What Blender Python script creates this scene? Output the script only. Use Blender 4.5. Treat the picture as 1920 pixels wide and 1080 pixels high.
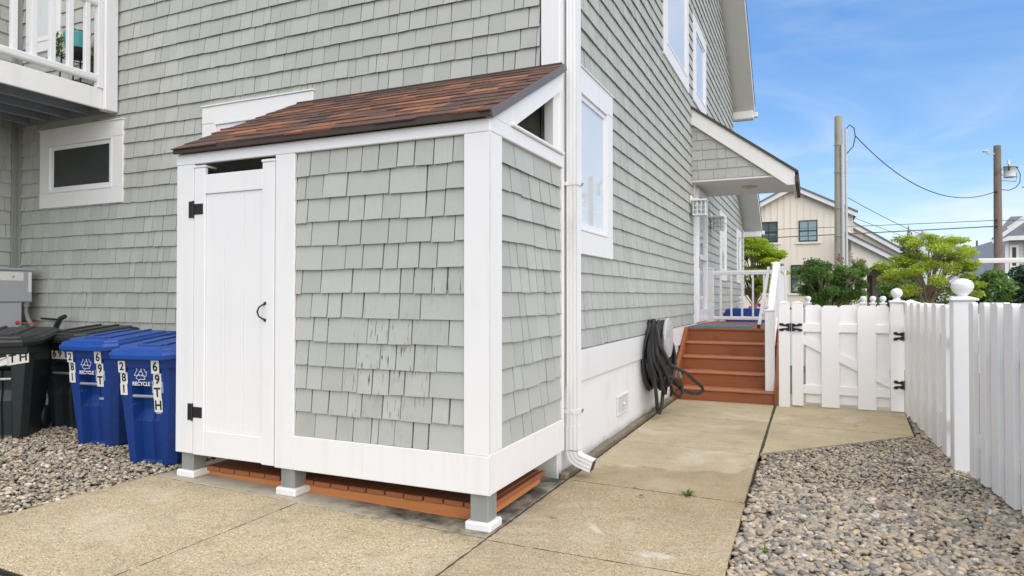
import bpy, bmesh, math, random
import numpy as np
from mathutils import Vector, Matrix

for o in list(bpy.data.objects):
    bpy.data.objects.remove(o, do_unlink=True)
S = bpy.context.scene
COL = S.collection
R = math.radians
random.seed(11)
rng = np.random.default_rng(11)

# ------------------------------------------------------------------ camera
CAM_H = 1.42
YAW = math.atan(565 / 1260.0)       # the side wall's vanishing point lies right of centre
PITCH = math.atan(16 / 1260.0)
cam_d = bpy.data.cameras.new('camera')
cam_d.sensor_width = 36.0
cam_d.lens = 36.0 * 1260 / 1920
cam_d.clip_start = 0.05
cam_d.clip_end = 2000
cam = bpy.data.objects.new('camera', cam_d)
cam.location = (0, 0, CAM_H)
cam.rotation_euler = (R(90) + PITCH, 0, YAW)
COL.objects.link(cam)
S.camera = cam
S.render.resolution_x, S.render.resolution_y = 1024, 576

# ------------------------------------------------------------------ sky and sun
SUN_EL, SUN_AZ = R(52), R(133)      # azimuth clockwise from +Y: high, behind the camera and to its right
w = bpy.data.worlds.new('World')
S.world = w
w.use_nodes = True
nt = w.node_tree
nt.nodes.clear()
wo = nt.nodes.new('ShaderNodeOutputWorld')
bg = nt.nodes.new('ShaderNodeBackground')
sky = nt.nodes.new('ShaderNodeTexSky')
sky.sky_type = 'NISHITA'
sky.sun_disc = False
sky.sun_elevation = SUN_EL
sky.sun_rotation = SUN_AZ
sky.air_density = 1.0
sky.dust_density = 0.3
sky.ozone_density = 2.0
tc = nt.nodes.new('ShaderNodeTexCoord')
sep = nt.nodes.new('ShaderNodeSeparateXYZ')
nt.links.new(tc.outputs['Generated'], sep.inputs[0])
def wmath(op, a, b=None, c=None, clamp=False):
    n = nt.nodes.new('ShaderNodeMath'); n.operation = op; n.use_clamp = clamp
    for i, v in enumerate((a, b, c)):
        if v is None: continue
        if isinstance(v, (int, float)): n.inputs[i].default_value = v
        else: nt.links.new(v, n.inputs[i])
    return n.outputs[0]
zz = wmath('ADD', wmath('MAXIMUM', sep.outputs['Z'], 0.0), 0.14)
cmb = nt.nodes.new('ShaderNodeCombineXYZ')
nt.links.new(wmath('DIVIDE', sep.outputs['X'], zz), cmb.inputs[0])
nt.links.new(wmath('DIVIDE', sep.outputs['Y'], zz), cmb.inputs[1])
cmb.inputs[2].default_value = 47.5
noi = nt.nodes.new('ShaderNodeTexNoise')
noi.inputs['Scale'].default_value = 0.55
noi.inputs['Detail'].default_value = 7
noi.inputs['Roughness'].default_value = 0.52
noi.inputs['Distortion'].default_value = 0.5
nt.links.new(cmb.outputs[0], noi.inputs['Vector'])
mr = nt.nodes.new('ShaderNodeMapRange')
mr.interpolation_type = 'SMOOTHSTEP'
mr.inputs['From Min'].default_value = 0.48
mr.inputs['From Max'].default_value = 0.80
mr.inputs['To Max'].default_value = 0.75
nt.links.new(noi.outputs['Fac'], mr.inputs['Value'])
no2 = nt.nodes.new('ShaderNodeTexNoise')
no2.inputs['Scale'].default_value = 1.1; no2.inputs['Detail'].default_value = 6; no2.inputs['Roughness'].default_value = 0.55; no2.inputs['Distortion'].default_value = 0.9
nt.links.new(cmb.outputs[0], no2.inputs['Vector'])
mr2 = nt.nodes.new('ShaderNodeMapRange'); mr2.interpolation_type = 'SMOOTHSTEP'
mr2.inputs['From Min'].default_value = 0.42; mr2.inputs['From Max'].default_value = 0.80; mr2.inputs['To Max'].default_value = 0.34
nt.links.new(no2.outputs['Fac'], mr2.inputs['Value'])
mixc = nt.nodes.new('ShaderNodeMix'); mixc.data_type = 'RGBA'
nt.links.new(wmath('MAXIMUM', mr.outputs[0], mr2.outputs[0]), mixc.inputs['Factor'])
hsv = nt.nodes.new('ShaderNodeHueSaturation')
hsv.inputs['Saturation'].default_value = 1.75; hsv.inputs['Value'].default_value = 1.0; hsv.inputs['Hue'].default_value = 0.512
gam = nt.nodes.new('ShaderNodeGamma'); gam.inputs[1].default_value = 0.60      # haze evens out the sky's gradient
sc1 = nt.nodes.new('ShaderNodeVectorMath'); sc1.operation = 'SCALE'; sc1.inputs[3].default_value = 1 / 4.7
sc2 = nt.nodes.new('ShaderNodeVectorMath'); sc2.operation = 'SCALE'; sc2.inputs[3].default_value = 4.7
nt.links.new(sky.outputs[0], sc1.inputs[0]); nt.links.new(sc1.outputs[0], gam.inputs[0]); nt.links.new(gam.outputs[0], sc2.inputs[0])
nt.links.new(sc2.outputs[0], hsv.inputs['Color'])
nt.links.new(hsv.outputs[0], mixc.inputs[6])
mixc.inputs[7].default_value = (5.4, 5.4, 5.35, 1)      # sunlit thin cloud
nt.links.new(mixc.outputs[2], bg.inputs['Color'])
bg.inputs['Strength'].default_value = 0.10
nt.links.new(bg.outputs[0], wo.inputs[0])

sun_d = bpy.data.lights.new('sun', 'SUN')
sun_d.energy = 2.2
sun_d.angle = R(110)                 # sun behind thin bright cloud: soft shade
sun_d.color = (1.0, 0.875, 0.715)
sun = bpy.data.objects.new('sun', sun_d)
sd = Vector((math.cos(SUN_EL) * math.sin(SUN_AZ), math.cos(SUN_EL) * math.cos(SUN_AZ), math.sin(SUN_EL)))
sun.rotation_euler = sd.to_track_quat('Z', 'Y').to_euler()
sun.location = (5, -5, 12)
COL.objects.link(sun)
vs = S.view_settings
vs.view_transform = 'Standard'
vs.look = 'None'
vs.gamma = 1.0
vs.exposure = 0.97
vs.use_curve_mapping = False

# ------------------------------------------------------------------ materials
def newmat(name):
    m = bpy.data.materials.new(name); m.use_nodes = True
    t = m.node_tree
    return m, t, t.nodes['Principled BSDF']
def N(t, typ, **kw):
    n = t.nodes.new(typ)
    for k, v in kw.items():
        if k in ('operation', 'data_type', 'blend_type', 'feature', 'interpolation_type', 'noise_dimensions', 'attribute_name', 'use_clamp', 'voronoi_dimensions', 'wave_type', 'bands_direction'):
            setattr(n, k, v)
        else:
            n.inputs[k].default_value = v
    return n
def L(t, a, b): t.links.new(a, b)
def coords(t, scale=(1, 1, 1), out='Object', loc=(0, 0, 0)):
    c = N(t, 'ShaderNodeTexCoord'); m = N(t, 'ShaderNodeMapping')
    m.inputs['Scale'].default_value = scale; m.inputs['Location'].default_value = loc
    L(t, c.outputs[out], m.inputs[0]); return m.outputs[0]
def ramp(t, fac, stops):
    r = N(t, 'ShaderNodeValToRGB'); e = r.color_ramp.elements
    while len(e) < len(stops): e.new(0.5)
    for el, (p, c) in zip(e, stops):
        el.position = p; el.color = (*c, 1) if len(c) == 3 else c
    L(t, fac, r.inputs[0]); return r.outputs[0]
def mixrgb(t, fac, a, b, mode='MIX'):
    m = N(t, 'ShaderNodeMix', data_type='RGBA', blend_type=mode)
    if isinstance(fac, (int, float)): m.inputs[0].default_value = fac
    else: L(t, fac, m.inputs[0])
    for i, v in ((6, a), (7, b)):
        if isinstance(v, tuple): m.inputs[i].default_value = (*v, 1)
        else: L(t, v, m.inputs[i])
    return m.outputs[2]
def mth(t, op, a, b=0.0, clamp=False):
    n = N(t, 'ShaderNodeMath', operation=op); n.use_clamp = clamp
    for i, v in enumerate((a, b)):
        if isinstance(v, (int, float)): n.inputs[i].default_value = v
        else: L(t, v, n.inputs[i])
    return n.outputs[0]
def mapr(t, v, a, b, c=0.0, d=1.0, smooth=True):
    n = N(t, 'ShaderNodeMapRange', interpolation_type='SMOOTHSTEP' if smooth else 'LINEAR')
    for i, x in enumerate((a, b, c, d)): n.inputs[i + 1].default_value = x
    L(t, v, n.inputs[0]); return n.outputs[0]
def noise(t, vec, scale, detail=4, rough=0.55, dist=0.0):
    n = N(t, 'ShaderNodeTexNoise', Scale=scale, Detail=detail, Roughness=rough, Distortion=dist)
    L(t, vec, n.inputs['Vector']); return n.outputs['Fac']
def bump(t, p, h, strength=0.3, dist=0.01, prev=None):
    b = N(t, 'ShaderNodeBump', Strength=strength, Distance=dist)
    L(t, h, b.inputs['Height'])
    if prev is not None: L(t, prev, b.inputs['Normal'])
    L(t, b.outputs[0], p.inputs['Normal']); return b.outputs[0]
def attr(t, name='tone'):
    return N(t, 'ShaderNodeAttribute', attribute_name=name).outputs['Fac']

MAT = {}
def paint(name, col, rough=0.45, dirt=0.06, bscale=(9, 9, 70), bstr=0.12, dirtcol=(0.45, 0.42, 0.34)):
    m, t, p = newmat(name)
    v = coords(t)
    n1 = noise(t, v, 1.7, 5, 0.6)
    n2 = noise(t, coords(t, (14, 14, 0.9)), 1.0, 4, 0.65)
    f = mth(t, 'MULTIPLY', mapr(t, mth(t, 'MULTIPLY', n1, n2), 0.22, 0.5), dirt * 2)
    c = mixrgb(t, f, col, dirtcol)
    L(t, c, p.inputs['Base Color'])
    p.inputs['Roughness'].default_value = rough
    g = noise(t, coords(t, bscale), 1.0, 3, 0.6)
    bump(t, p, g, bstr, 0.004)
    MAT[name] = m; return m
def plain(name, col, rough=0.5, metal=0.0, var=0.12, scale=6, bstr=0.05, bsc=60):
    m, t, p = newmat(name)
    v = coords(t)
    n = noise(t, v, scale, 4, 0.6)
    c = mixrgb(t, n, tuple(x * (1 - var) for x in col), tuple(min(1, x * (1 + var)) for x in col))
    L(t, c, p.inputs['Base Color'])
    p.inputs['Roughness'].default_value = rough; p.inputs['Metallic'].default_value = metal
    if bstr: bump(t, p, noise(t, v, bsc, 3), bstr, 0.003)
    MAT[name] = m; return m

WHITE = (0.80, 0.80, 0.785)
paint('white_paint', WHITE, 0.42, 0.07)
paint('white_paint_aged', (0.80, 0.795, 0.78), 0.5, 0.13, (9, 9, 60), 0.15)
paint('white_fence', (0.88, 0.875, 0.865), 0.4, 0.06)
paint('white_vinyl', (0.80, 0.805, 0.81), 0.33, 0.05, (5, 5, 30), 0.03)
paint('white_metal', (0.78, 0.785, 0.78), 0.36, 0.22, (5, 5, 30), 0.03, (0.42, 0.38, 0.30))
paint('grey_post_paint', (0.27, 0.285, 0.26), 0.6, 0.2, (40, 40, 3), 0.3, (0.12, 0.12, 0.10))
paint('joist_paint', (0.24, 0.27, 0.29), 0.6, 0.15)
# white parged foundation, stained towards cracks
m, t, p = newmat('parge')
v = coords(t)
n1 = noise(t, v, 2.3, 6, 0.65); n2 = noise(t, v, 14, 4)
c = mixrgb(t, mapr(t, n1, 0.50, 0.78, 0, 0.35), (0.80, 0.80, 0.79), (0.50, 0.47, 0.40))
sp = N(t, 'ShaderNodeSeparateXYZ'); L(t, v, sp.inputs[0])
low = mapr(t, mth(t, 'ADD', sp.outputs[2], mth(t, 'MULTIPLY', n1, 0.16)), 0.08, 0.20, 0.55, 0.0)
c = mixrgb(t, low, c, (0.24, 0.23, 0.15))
L(t, c, p.inputs['Base Color']); p.inputs['Roughness'].default_value = 0.8
bump(t, p, n2, 0.35, 0.006); MAT['parge'] = m

# cedar shingles under grey-green paint
m, t, p = newmat('shingle_paint')
tone = attr(t)
cm = N(t, 'ShaderNodeCombineXYZ'); L(t, mth(t, 'MULTIPLY', tone, 37.0), cm.inputs[0]); L(t, mth(t, 'MULTIPLY', tone, 91.0), cm.inputs[1]); L(t, mth(t, 'MULTIPLY', tone, 13.0), cm.inputs[2])
def offc(scale):
    va = N(t, 'ShaderNodeVectorMath', operation='ADD'); L(t, coords(t, scale), va.inputs[0]); L(t, cm.outputs[0], va.inputs[1]); return va.outputs[0]
grain = noise(t, offc((85, 85, 3.2)), 1.0, 4, 0.6, 0.6)
wood = noise(t, offc((22, 22, 5)), 1.0, 3, 0.5, 2.2)
blot = noise(t, offc((3, 3, 3)), 1.0, 5, 0.65)
c = ramp(t, tone, [(0.0, (0.395, 0.412, 0.368)), (0.5, (0.425, 0.442, 0.398)), (1.0, (0.455, 0.470, 0.426))])
c = mixrgb(t, mapr(t, blot, 0.55, 0.80, 0, 0.28), c, (0.25, 0.26, 0.225))
c = mixrgb(t, mapr(t, grain, 0.62, 0.80, 0, 0.30), c, (0.20, 0.21, 0.19))
wear = attr(t, 'wear')
ck = noise(t, offc((70, 70, 1.6)), 1.0, 3, 0.55)
c = mixrgb(t, mth(t, 'MULTIPLY', wear, mapr(t, ck, 0.60, 0.66)), c, (0.045, 0.04, 0.032))
c = mixrgb(t, mth(t, 'MULTIPLY', wear, mapr(t, blot, 0.50, 0.7, 0, 0.40)), c, (0.16, 0.155, 0.13))
c = mixrgb(t, 0.0, c, c)
L(t, c, p.inputs['Base Color']); p.inputs['Roughness'].default_value = 0.62
b1 = bump(t, p, grain, 0.35, 0.004)
bump(t, p, wood, 0.25, 0.006, b1)
MAT['shingle_paint'] = m

# asphalt roof shingles
m, t, p = newmat('asphalt_shingle')
tone = attr(t)
v = coords(t)
gr = noise(t, v, 260, 2, 0.7)
c = ramp(t, tone, [(0.0, (0.095, 0.068, 0.062)), (0.35, (0.135, 0.085, 0.070)), (0.62, (0.19, 0.105, 0.074)), (0.82, (0.29, 0.140, 0.082)), (1.0, (0.42, 0.205, 0.112))])
c = mixrgb(t, mapr(t, gr, 0.35, 0.65), c, (0.30, 0.22, 0.17), 'OVERLAY')
c = mixrgb(t, mapr(t, noise(t, v, 9, 4), 0.45, 0.75, 0, 0.35), c, (0.05, 0.04, 0.036))
L(t, c, p.inputs['Base Color']); p.inputs['Roughness'].default_value = 0.92
bump(t, p, gr, 0.6, 0.004); MAT['asphalt_shingle'] = m
plain('felt', (0.045, 0.046, 0.042), 0.9, 0, 0.2, 10, 0)
plain('rake_metal', (0.17, 0.145, 0.13), 0.45, 0.2, 0.2, 12)
plain('roof_edge', (0.055, 0.038, 0.030), 0.75, 0, 0.2, 12)
plain('roof_dark', (0.075, 0.062, 0.055), 0.9, 0, 0.3, 30, 0.3, 200)
plain('roof_grey', (0.17, 0.175, 0.185), 0.9, 0, 0.3, 5, 0.3, 40)

# stained hardwood
def timber(name, a, b, dark, axis_scale, rough=0.45):
    m, t, p = newmat(name)
    tone = attr(t)
    cm = N(t, 'ShaderNodeCombineXYZ')
    for i, k in enumerate((53.0, 29.0, 71.0)): L(t, mth(t, 'MULTIPLY', tone, k), cm.inputs[i])
    def oc(s):
        va = N(t, 'ShaderNodeVectorMath', operation='ADD'); L(t, coords(t, s), va.inputs[0]); L(t, cm.outputs[0], va.inputs[1]); return va.outputs[0]
    g = noise(t, oc(tuple(60 if s else 3.0 for s in axis_scale)), 1.0, 5, 0.6, 0.8)
    bl = noise(t, oc((2.5, 2.5, 2.5)), 1.0, 4, 0.6)
    c = mixrgb(t, g, a, b)
    c = mixrgb(t, mapr(t, bl, 0.5, 0.78, 0, 0.6), c, dark)
    c = mixrgb(t, mapr(t, g, 0.64, 0.74, 0, 0.5), c, dark)
    L(t, c, p.inputs['Base Color']); p.inputs['Roughness'].default_value = rough
    bump(t, p, g, 0.25, 0.003); MAT[name] = m
timber('step_wood', (0.225, 0.066, 0.020), (0.36, 0.116, 0.036), (0.12, 0.036, 0.013), (0, 1, 1))
timber('tread_wood', (0.36, 0.135, 0.058), (0.50, 0.21, 0.098), (0.22, 0.08, 0.035), (0, 1, 1), 0.42)
timber('floor_wood', (0.27, 0.082, 0.032), (0.42, 0.145, 0.056), (0.12, 0.042, 0.02), (1, 0, 1), 0.5)
timber('rim_wood', (0.48, 0.165, 0.045), (0.62, 0.245, 0.080), (0.28, 0.09, 0.028), (0, 1, 1))
timber('pole_wood', (0.17, 0.125, 0.095), (0.27, 0.21, 0.165), (0.08, 0.06, 0.05), (1, 1, 0), 0.85)
timber('pole_pale', (0.33, 0.31, 0.24), (0.45, 0.42, 0.33), (0.20, 0.21, 0.12), (1, 1, 0), 0.85)

# exposed-aggregate concrete
m, t, p = newmat('aggregate')
v = coords(t)
vo = N(t, 'ShaderNodeTexVoronoi', Scale=125.0); L(t, v, vo.inputs['Vector'])
sepc = N(t, 'ShaderNodeSeparateColor'); L(t, vo.outputs['Color'], sepc.inputs[0])
stone = ramp(t, sepc.outputs[0], [(0.0, (0.10, 0.075, 0.045)), (0.12, (0.24, 0.175, 0.095)), (0.3, (0.41, 0.32, 0.175)), (0.5, (0.50, 0.41, 0.245)), (0.72, (0.62, 0.53, 0.36)), (0.86, (0.50, 0.345, 0.14)), (0.94, (0.76, 0.69, 0.53)), (1.0, (0.84, 0.80, 0.69))])
cement = mixrgb(t, noise(t, v, 30, 4), (0.43, 0.365, 0.225), (0.54, 0.465, 0.30))
c = mixrgb(t, mapr(t, vo.outputs['Distance'], 0.36, 0.72, 0.15, 0.85), stone, cement)
big = noise(t, v, 0.9, 5, 0.6); mid = noise(t, v, 5, 5, 0.65)
sp = N(t, 'ShaderNodeSeparateXYZ'); L(t, v, sp.inputs[0])
# fine broomed slabs beyond the coarse ones: cement film hides more of the stones
fine = mapr(t, sp.outputs[1], 4.9, 4.96)
c = mixrgb(t, mth(t, 'MULTIPLY', fine, 0.62), c, cement)
pad = mth(t, 'MULTIPLY', mapr(t, sp.outputs[1], 3.560, 3.564), mapr(t, sp.outputs[0], -1.762, -1.758, 1.0, 0.0))    # smooth older pad under the shower
padc = mixrgb(t, noise(t, v, 7, 5, 0.65), (0.33, 0.305, 0.215), (0.58, 0.54, 0.42))
c = mixrgb(t, mth(t, 'MULTIPLY', pad, 0.9), c, padc)
c = mixrgb(t, mapr(t, mid, 0.48, 0.78, 0, 0.50), c, (0.25, 0.205, 0.135))
c = mixrgb(t, mapr(t, big, 0.44, 0.70, 0, 0.45), c, (0.29, 0.24, 0.155))
c = mixrgb(t, mapr(t, noise(t, v, 1.6, 5, 0.6, 0.4), 0.50, 0.72, 0, 0.45), c, (0.66, 0.61, 0.50))
c = mixrgb(t, mapr(t, noise(t, v, 11, 3, 0.6), 0.66, 0.74, 0, 0.45), c, (0.19, 0.15, 0.095))
# damp patch left by the hose and the downspout
wob = mth(t, 'MULTIPLY', mth(t, 'SUBTRACT', noise(t, v, 1.7, 4, 0.5), 0.5), 1.5)
yy = mth(t, 'ADD', sp.outputs[1], wob)
damp = mth(t, 'MULTIPLY', mapr(t, mth(t, 'ADD', yy, mth(t, 'MULTIPLY', sp.outputs[0], -0.35)), 5.98, 6.04, 1.0, 0.0), mapr(t, sp.outputs[1], 4.0, 5.0, 0.45, 1.0))
damp = mth(t, 'MULTIPLY', damp, mapr(t, sp.outputs[0], -1.82, -1.74))
c = mixrgb(t, mth(t, 'MULTIPLY', damp, 0.50), c, mixrgb(t, 1.0, c, (0.62, 0.52, 0.38), 'MULTIPLY'))
def blob(cx, cy, rx, ry, ang):
    ca, sa = math.cos(ang), math.sin(ang)
    ux = mth(t, 'ADD', mth(t, 'MULTIPLY', mth(t, 'SUBTRACT', sp.outputs[0], cx), ca / rx), mth(t, 'MULTIPLY', mth(t, 'SUBTRACT', sp.outputs[1], cy), sa / rx))
    uy = mth(t, 'ADD', mth(t, 'MULTIPLY', mth(t, 'SUBTRACT', sp.outputs[0], cx), -sa / ry), mth(t, 'MULTIPLY', mth(t, 'SUBTRACT', sp.outputs[1], cy), ca / ry))
    r2 = mth(t, 'ADD', mth(t, 'MULTIPLY', ux, ux), mth(t, 'MULTIPLY', uy, uy))
    return mapr(t, mth(t, 'ADD', r2, mth(t, 'MULTIPLY', mth(t, 'SUBTRACT', noise(t, v, 22, 4), 0.5), 2.4)), -0.2, 1.3, 0.55, 0.0)
for q in ((-1.22, 3.97, 0.13, 0.03, -0.9), (-0.80, 3.70, 0.12, 0.05, 0.1)):
    c = mixrgb(t, blob(*q), c, (0.70, 0.67, 0.58))
# green-black stain beside the shower
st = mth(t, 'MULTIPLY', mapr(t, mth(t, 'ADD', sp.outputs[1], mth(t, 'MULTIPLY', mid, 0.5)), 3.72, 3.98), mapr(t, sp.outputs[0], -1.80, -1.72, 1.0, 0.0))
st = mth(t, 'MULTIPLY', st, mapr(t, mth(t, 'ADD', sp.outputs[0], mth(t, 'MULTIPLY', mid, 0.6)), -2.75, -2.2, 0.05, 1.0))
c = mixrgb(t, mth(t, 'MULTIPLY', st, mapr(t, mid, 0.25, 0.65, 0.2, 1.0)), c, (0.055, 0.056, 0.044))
L(t, c, p.inputs['Base Color'])
rg = mth(t, 'SUBTRACT', 0.86, mth(t, 'MULTIPLY', damp, 0.22)); L(t, rg, p.inputs['Roughness'])
b1 = bump(t, p, vo.outputs['Distance'], 0.5, -0.006)
bump(t, p, mid, 0.15, 0.01, b1)
MAT['aggregate'] = m

# river gravel, tone per stone
m, t, p = newmat('gravel')
tone = attr(t); v = coords(t)
c = ramp(t, tone, [(0.0, (0.13, 0.13, 0.13)), (0.12, (0.25, 0.232, 0.195)), (0.30, (0.38, 0.335, 0.255)), (0.50, (0.47, 0.39, 0.265)), (0.66, (0.33, 0.325, 0.295)), (0.78, (0.54, 0.42, 0.24)), (0.90, (0.63, 0.59, 0.49)), (0.97, (0.42, 0.28, 0.17)), (1.0, (0.72, 0.69, 0.62))])
c = mixrgb(t, mapr(t, noise(t, v, 55, 4, 0.65), 0.38, 0.75, 0, 0.55), c, (0.17, 0.15, 0.115))
L(t, c, p.inputs['Base Color']); p.inputs['Roughness'].default_value = 0.62
bump(t, p, noise(t, v, 220, 3), 0.2, 0.003); MAT['gravel'] = m
plain('soil', (0.055, 0.046, 0.032), 0.95, 0, 0.5, 14, 0.6, 40)
plain('edging', (0.20, 0.175, 0.12), 0.9, 0, 0.5, 9, 0.5, 60)
plain('ground_dirt', (0.17, 0.15, 0.115), 0.95, 0, 0.35, 0.7, 0.3, 20)
plain('asphalt', (0.055, 0.055, 0.056), 0.9, 0, 0.25, 3, 0.4, 150)
plain('paver_grey', (0.23, 0.23, 0.225), 0.9, 0, 0.3, 20, 0.4, 90)

plain('black_iron', (0.020, 0.020, 0.021), 0.5, 0.3, 0.3, 40, 0.2, 200)
plain('steel_bar', (0.42, 0.42, 0.42), 0.45, 0.6, 0.2, 20)
plain('screw', (0.30, 0.27, 0.22), 0.5, 0.7, 0.2, 20, 0)
def plastic(name, col, scuff, rough):
    m, t, p = newmat(name); v = coords(t)
    s = noise(t, coords(t, (3, 3, 14)), 1.0, 5, 0.7); s2 = noise(t, v, 28, 4, 0.7)
    c = mixrgb(t, mapr(t, mth(t, 'MULTIPLY', s, s2), 0.33, 0.46, 0, 0.45), col, scuff)
    c = mixrgb(t, mapr(t, noise(t, v, 3, 4), 0.4, 0.8, 0, 0.35), c, tuple(x * 0.55 for x in col))
    L(t, c, p.inputs['Base Color']); p.inputs['Roughness'].default_value = rough
    bump(t, p, noise(t, v, 160, 3), 0.2, 0.003); MAT[name] = m
plastic('blue_plastic', (0.004, 0.037, 0.20), (0.16, 0.25, 0.45), 0.42)
plastic('blue_lid', (0.009, 0.066, 0.32), (0.16, 0.25, 0.45), 0.38)
plastic('black_plastic', (0.012, 0.021, 0.022), (0.06, 0.07, 0.07), 0.48)
plastic('black_lid', (0.022, 0.024, 0.026), (0.09, 0.10, 0.11), 0.36)
plastic('rubber_hose', (0.026, 0.027, 0.029), (0.08, 0.08, 0.08), 0.52)
plain('sticker', (0.72, 0.71, 0.66), 0.5, 0, 0.1, 25, 0.05)
plain('sticker_ink', (0.012, 0.012, 0.012), 0.5, 0, 0.1, 25, 0)
plain('white_print', (0.75, 0.77, 0.80), 0.5, 0, 0.12, 40, 0)
plain('tape', (0.28, 0.36, 0.50), 0.25, 0, 0.2, 30, 0.2)
plain('reel_plastic', (0.45, 0.445, 0.43), 0.5, 0, 0.1, 10)
plain('machine_grey', (0.40, 0.415, 0.44), 0.45, 0.1, 0.06, 3)
plain('brass', (0.40, 0.30, 0.12), 0.4, 0.8, 0.2, 20)
plain('tan_wood', (0.50, 0.37, 0.19), 0.7, 0, 0.2, 10)
plain('green_plastic', (0.02, 0.16, 0.06), 0.4)
plain('red_plastic', (0.45, 0.03, 0.06), 0.4)
plain('teal_glaze', (0.07, 0.40, 0.40), 0.25, 0, 0.15, 12)
plain('dark_basket', (0.035, 0.025, 0.025), 0.8, 0, 0.3, 40, 0.4, 90)
plain('teal_mat', (0.055, 0.21, 0.27), 0.9, 0, 0.25, 30, 0.5, 300)
plain('soffit', (0.72, 0.72, 0.70), 0.6, 0, 0.05, 3)
plain('tan_metal', (0.55, 0.44, 0.30), 0.5)
plain('cream_siding', (0.84, 0.775, 0.65), 0.7, 0, 0.05, 0.6, 0)
plain('cream_trim', (0.84, 0.81, 0.74), 0.6, 0, 0.04, 0.6, 0)
plain('grey_siding', (0.56, 0.585, 0.60), 0.7, 0, 0.05, 0.6, 0)
plain('brown_siding', (0.24, 0.21, 0.19), 0.8, 0, 0.15, 2, 0)
plain('dark_frame', (0.028, 0.035, 0.034), 0.5, 0, 0.1, 2, 0)
plain('interior', (0.055, 0.06, 0.06), 0.8, 0, 0.2, 2, 0)
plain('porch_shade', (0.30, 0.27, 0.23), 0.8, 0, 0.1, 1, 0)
plain('door_brown', (0.10, 0.035, 0.03), 0.6, 0, 0.1, 1, 0)
plain('blind_white', (0.82, 0.83, 0.84), 0.7, 0, 0.03, 2, 0)
plain('blind_grey', (0.32, 0.335, 0.335), 0.7, 0, 0.1, 2, 0)
plain('wire', (0.085, 0.085, 0.095), 0.6, 0, 0.1, 1, 0)
plain('transformer_grey', (0.52, 0.56, 0.54), 0.45, 0, 0.08, 2, 0)
plain('conduit_grey', (0.55, 0.56, 0.56), 0.5, 0, 0.1, 1, 0)
plain('porcelain', (0.75, 0.75, 0.74), 0.2, 0, 0.05, 3, 0)
# glass: thin pane, reflecting more at a slant
def glassmat(name, tint, refl):
    m, t, p = newmat(name)
    t.nodes.remove(p)
    out = t.nodes['Material Output']
    gl = N(t, 'ShaderNodeBsdfGlossy', Roughness=0.015); gl.inputs['Color'].default_value = (0.95, 0.97, 1, 1)
    tr = N(t, 'ShaderNodeBsdfTransparent'); tr.inputs['Color'].default_value = (*tint, 1)
    fr = N(t, 'ShaderNodeFresnel', IOR=1.55)
    mx = N(t, 'ShaderNodeMixShader')
    gm = N(t, 'ShaderNodeNewGeometry')
    L(t, mth(t, 'MULTIPLY', mth(t, 'ADD', mth(t, 'MULTIPLY', fr.outputs[0], 0.8), refl, True), mth(t, 'SUBTRACT', 1.0, gm.outputs['Backfacing'])), mx.inputs[0])
    L(t, tr.outputs[0], mx.inputs[1]); L(t, gl.outputs[0], mx.inputs[2]); L(t, mx.outputs[0], out.inputs['Surface'])
    MAT[name] = m
glassmat('glass', (0.96, 0.97, 0.97), 0.03)
glassmat('glass_screened', (0.60, 0.62, 0.61), 0.02)
glassmat('glass_far', (0.80, 0.88, 0.86), 0.22)
def leafmat(name, a, b, cc, trans=0.25):
    m, t, p = newmat(name)
    tone = attr(t)
    c = ramp(t, tone, [(0.0, a), (0.55, b), (1.0, cc)])
    L(t, c, p.inputs['Base Color']); p.inputs['Roughness'].default_value = 0.55
    out = t.nodes['Material Output']
    tl = N(t, 'ShaderNodeBsdfTranslucent'); L(t, c, tl.inputs['Color'])
    mx = N(t, 'ShaderNodeMixShader'); mx.inputs[0].default_value = trans
    L(t, p.outputs[0], mx.inputs[1]); L(t, tl.outputs[0], mx.inputs[2]); L(t, mx.outputs[0], out.inputs['Surface'])
    MAT[name] = m
leafmat('leaf_lime', (0.27, 0.40, 0.030), (0.46, 0.58, 0.060), (0.66, 0.72, 0.16), 0.5)
leafmat('leaf_bright', (0.22, 0.38, 0.020), (0.42, 0.56, 0.040), (0.60, 0.66, 0.09), 0.5)
leafmat('leaf_dark', (0.06, 0.145, 0.025), (0.14, 0.27, 0.055), (0.26, 0.40, 0.10), 0.4)
leafmat('leaf_copper', (0.20, 0.085, 0.03), (0.32, 0.15, 0.06), (0.38, 0.24, 0.09), 0.3)
leafmat('leaf_pot', (0.035, 0.10, 0.018), (0.09, 0.18, 0.03), (0.22, 0.30, 0.06), 0.25)
leafmat('needle', (0.016, 0.045, 0.02), (0.035, 0.08, 0.035), (0.065, 0.12, 0.05), 0.15)
leafmat('petal', (0.45, 0.03, 0.08), (0.60, 0.06, 0.14), (0.65, 0.12, 0.20), 0.3)
plain('bark', (0.26, 0.21, 0.14), 0.9, 0, 0.35, 25, 0.5, 60)

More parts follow.
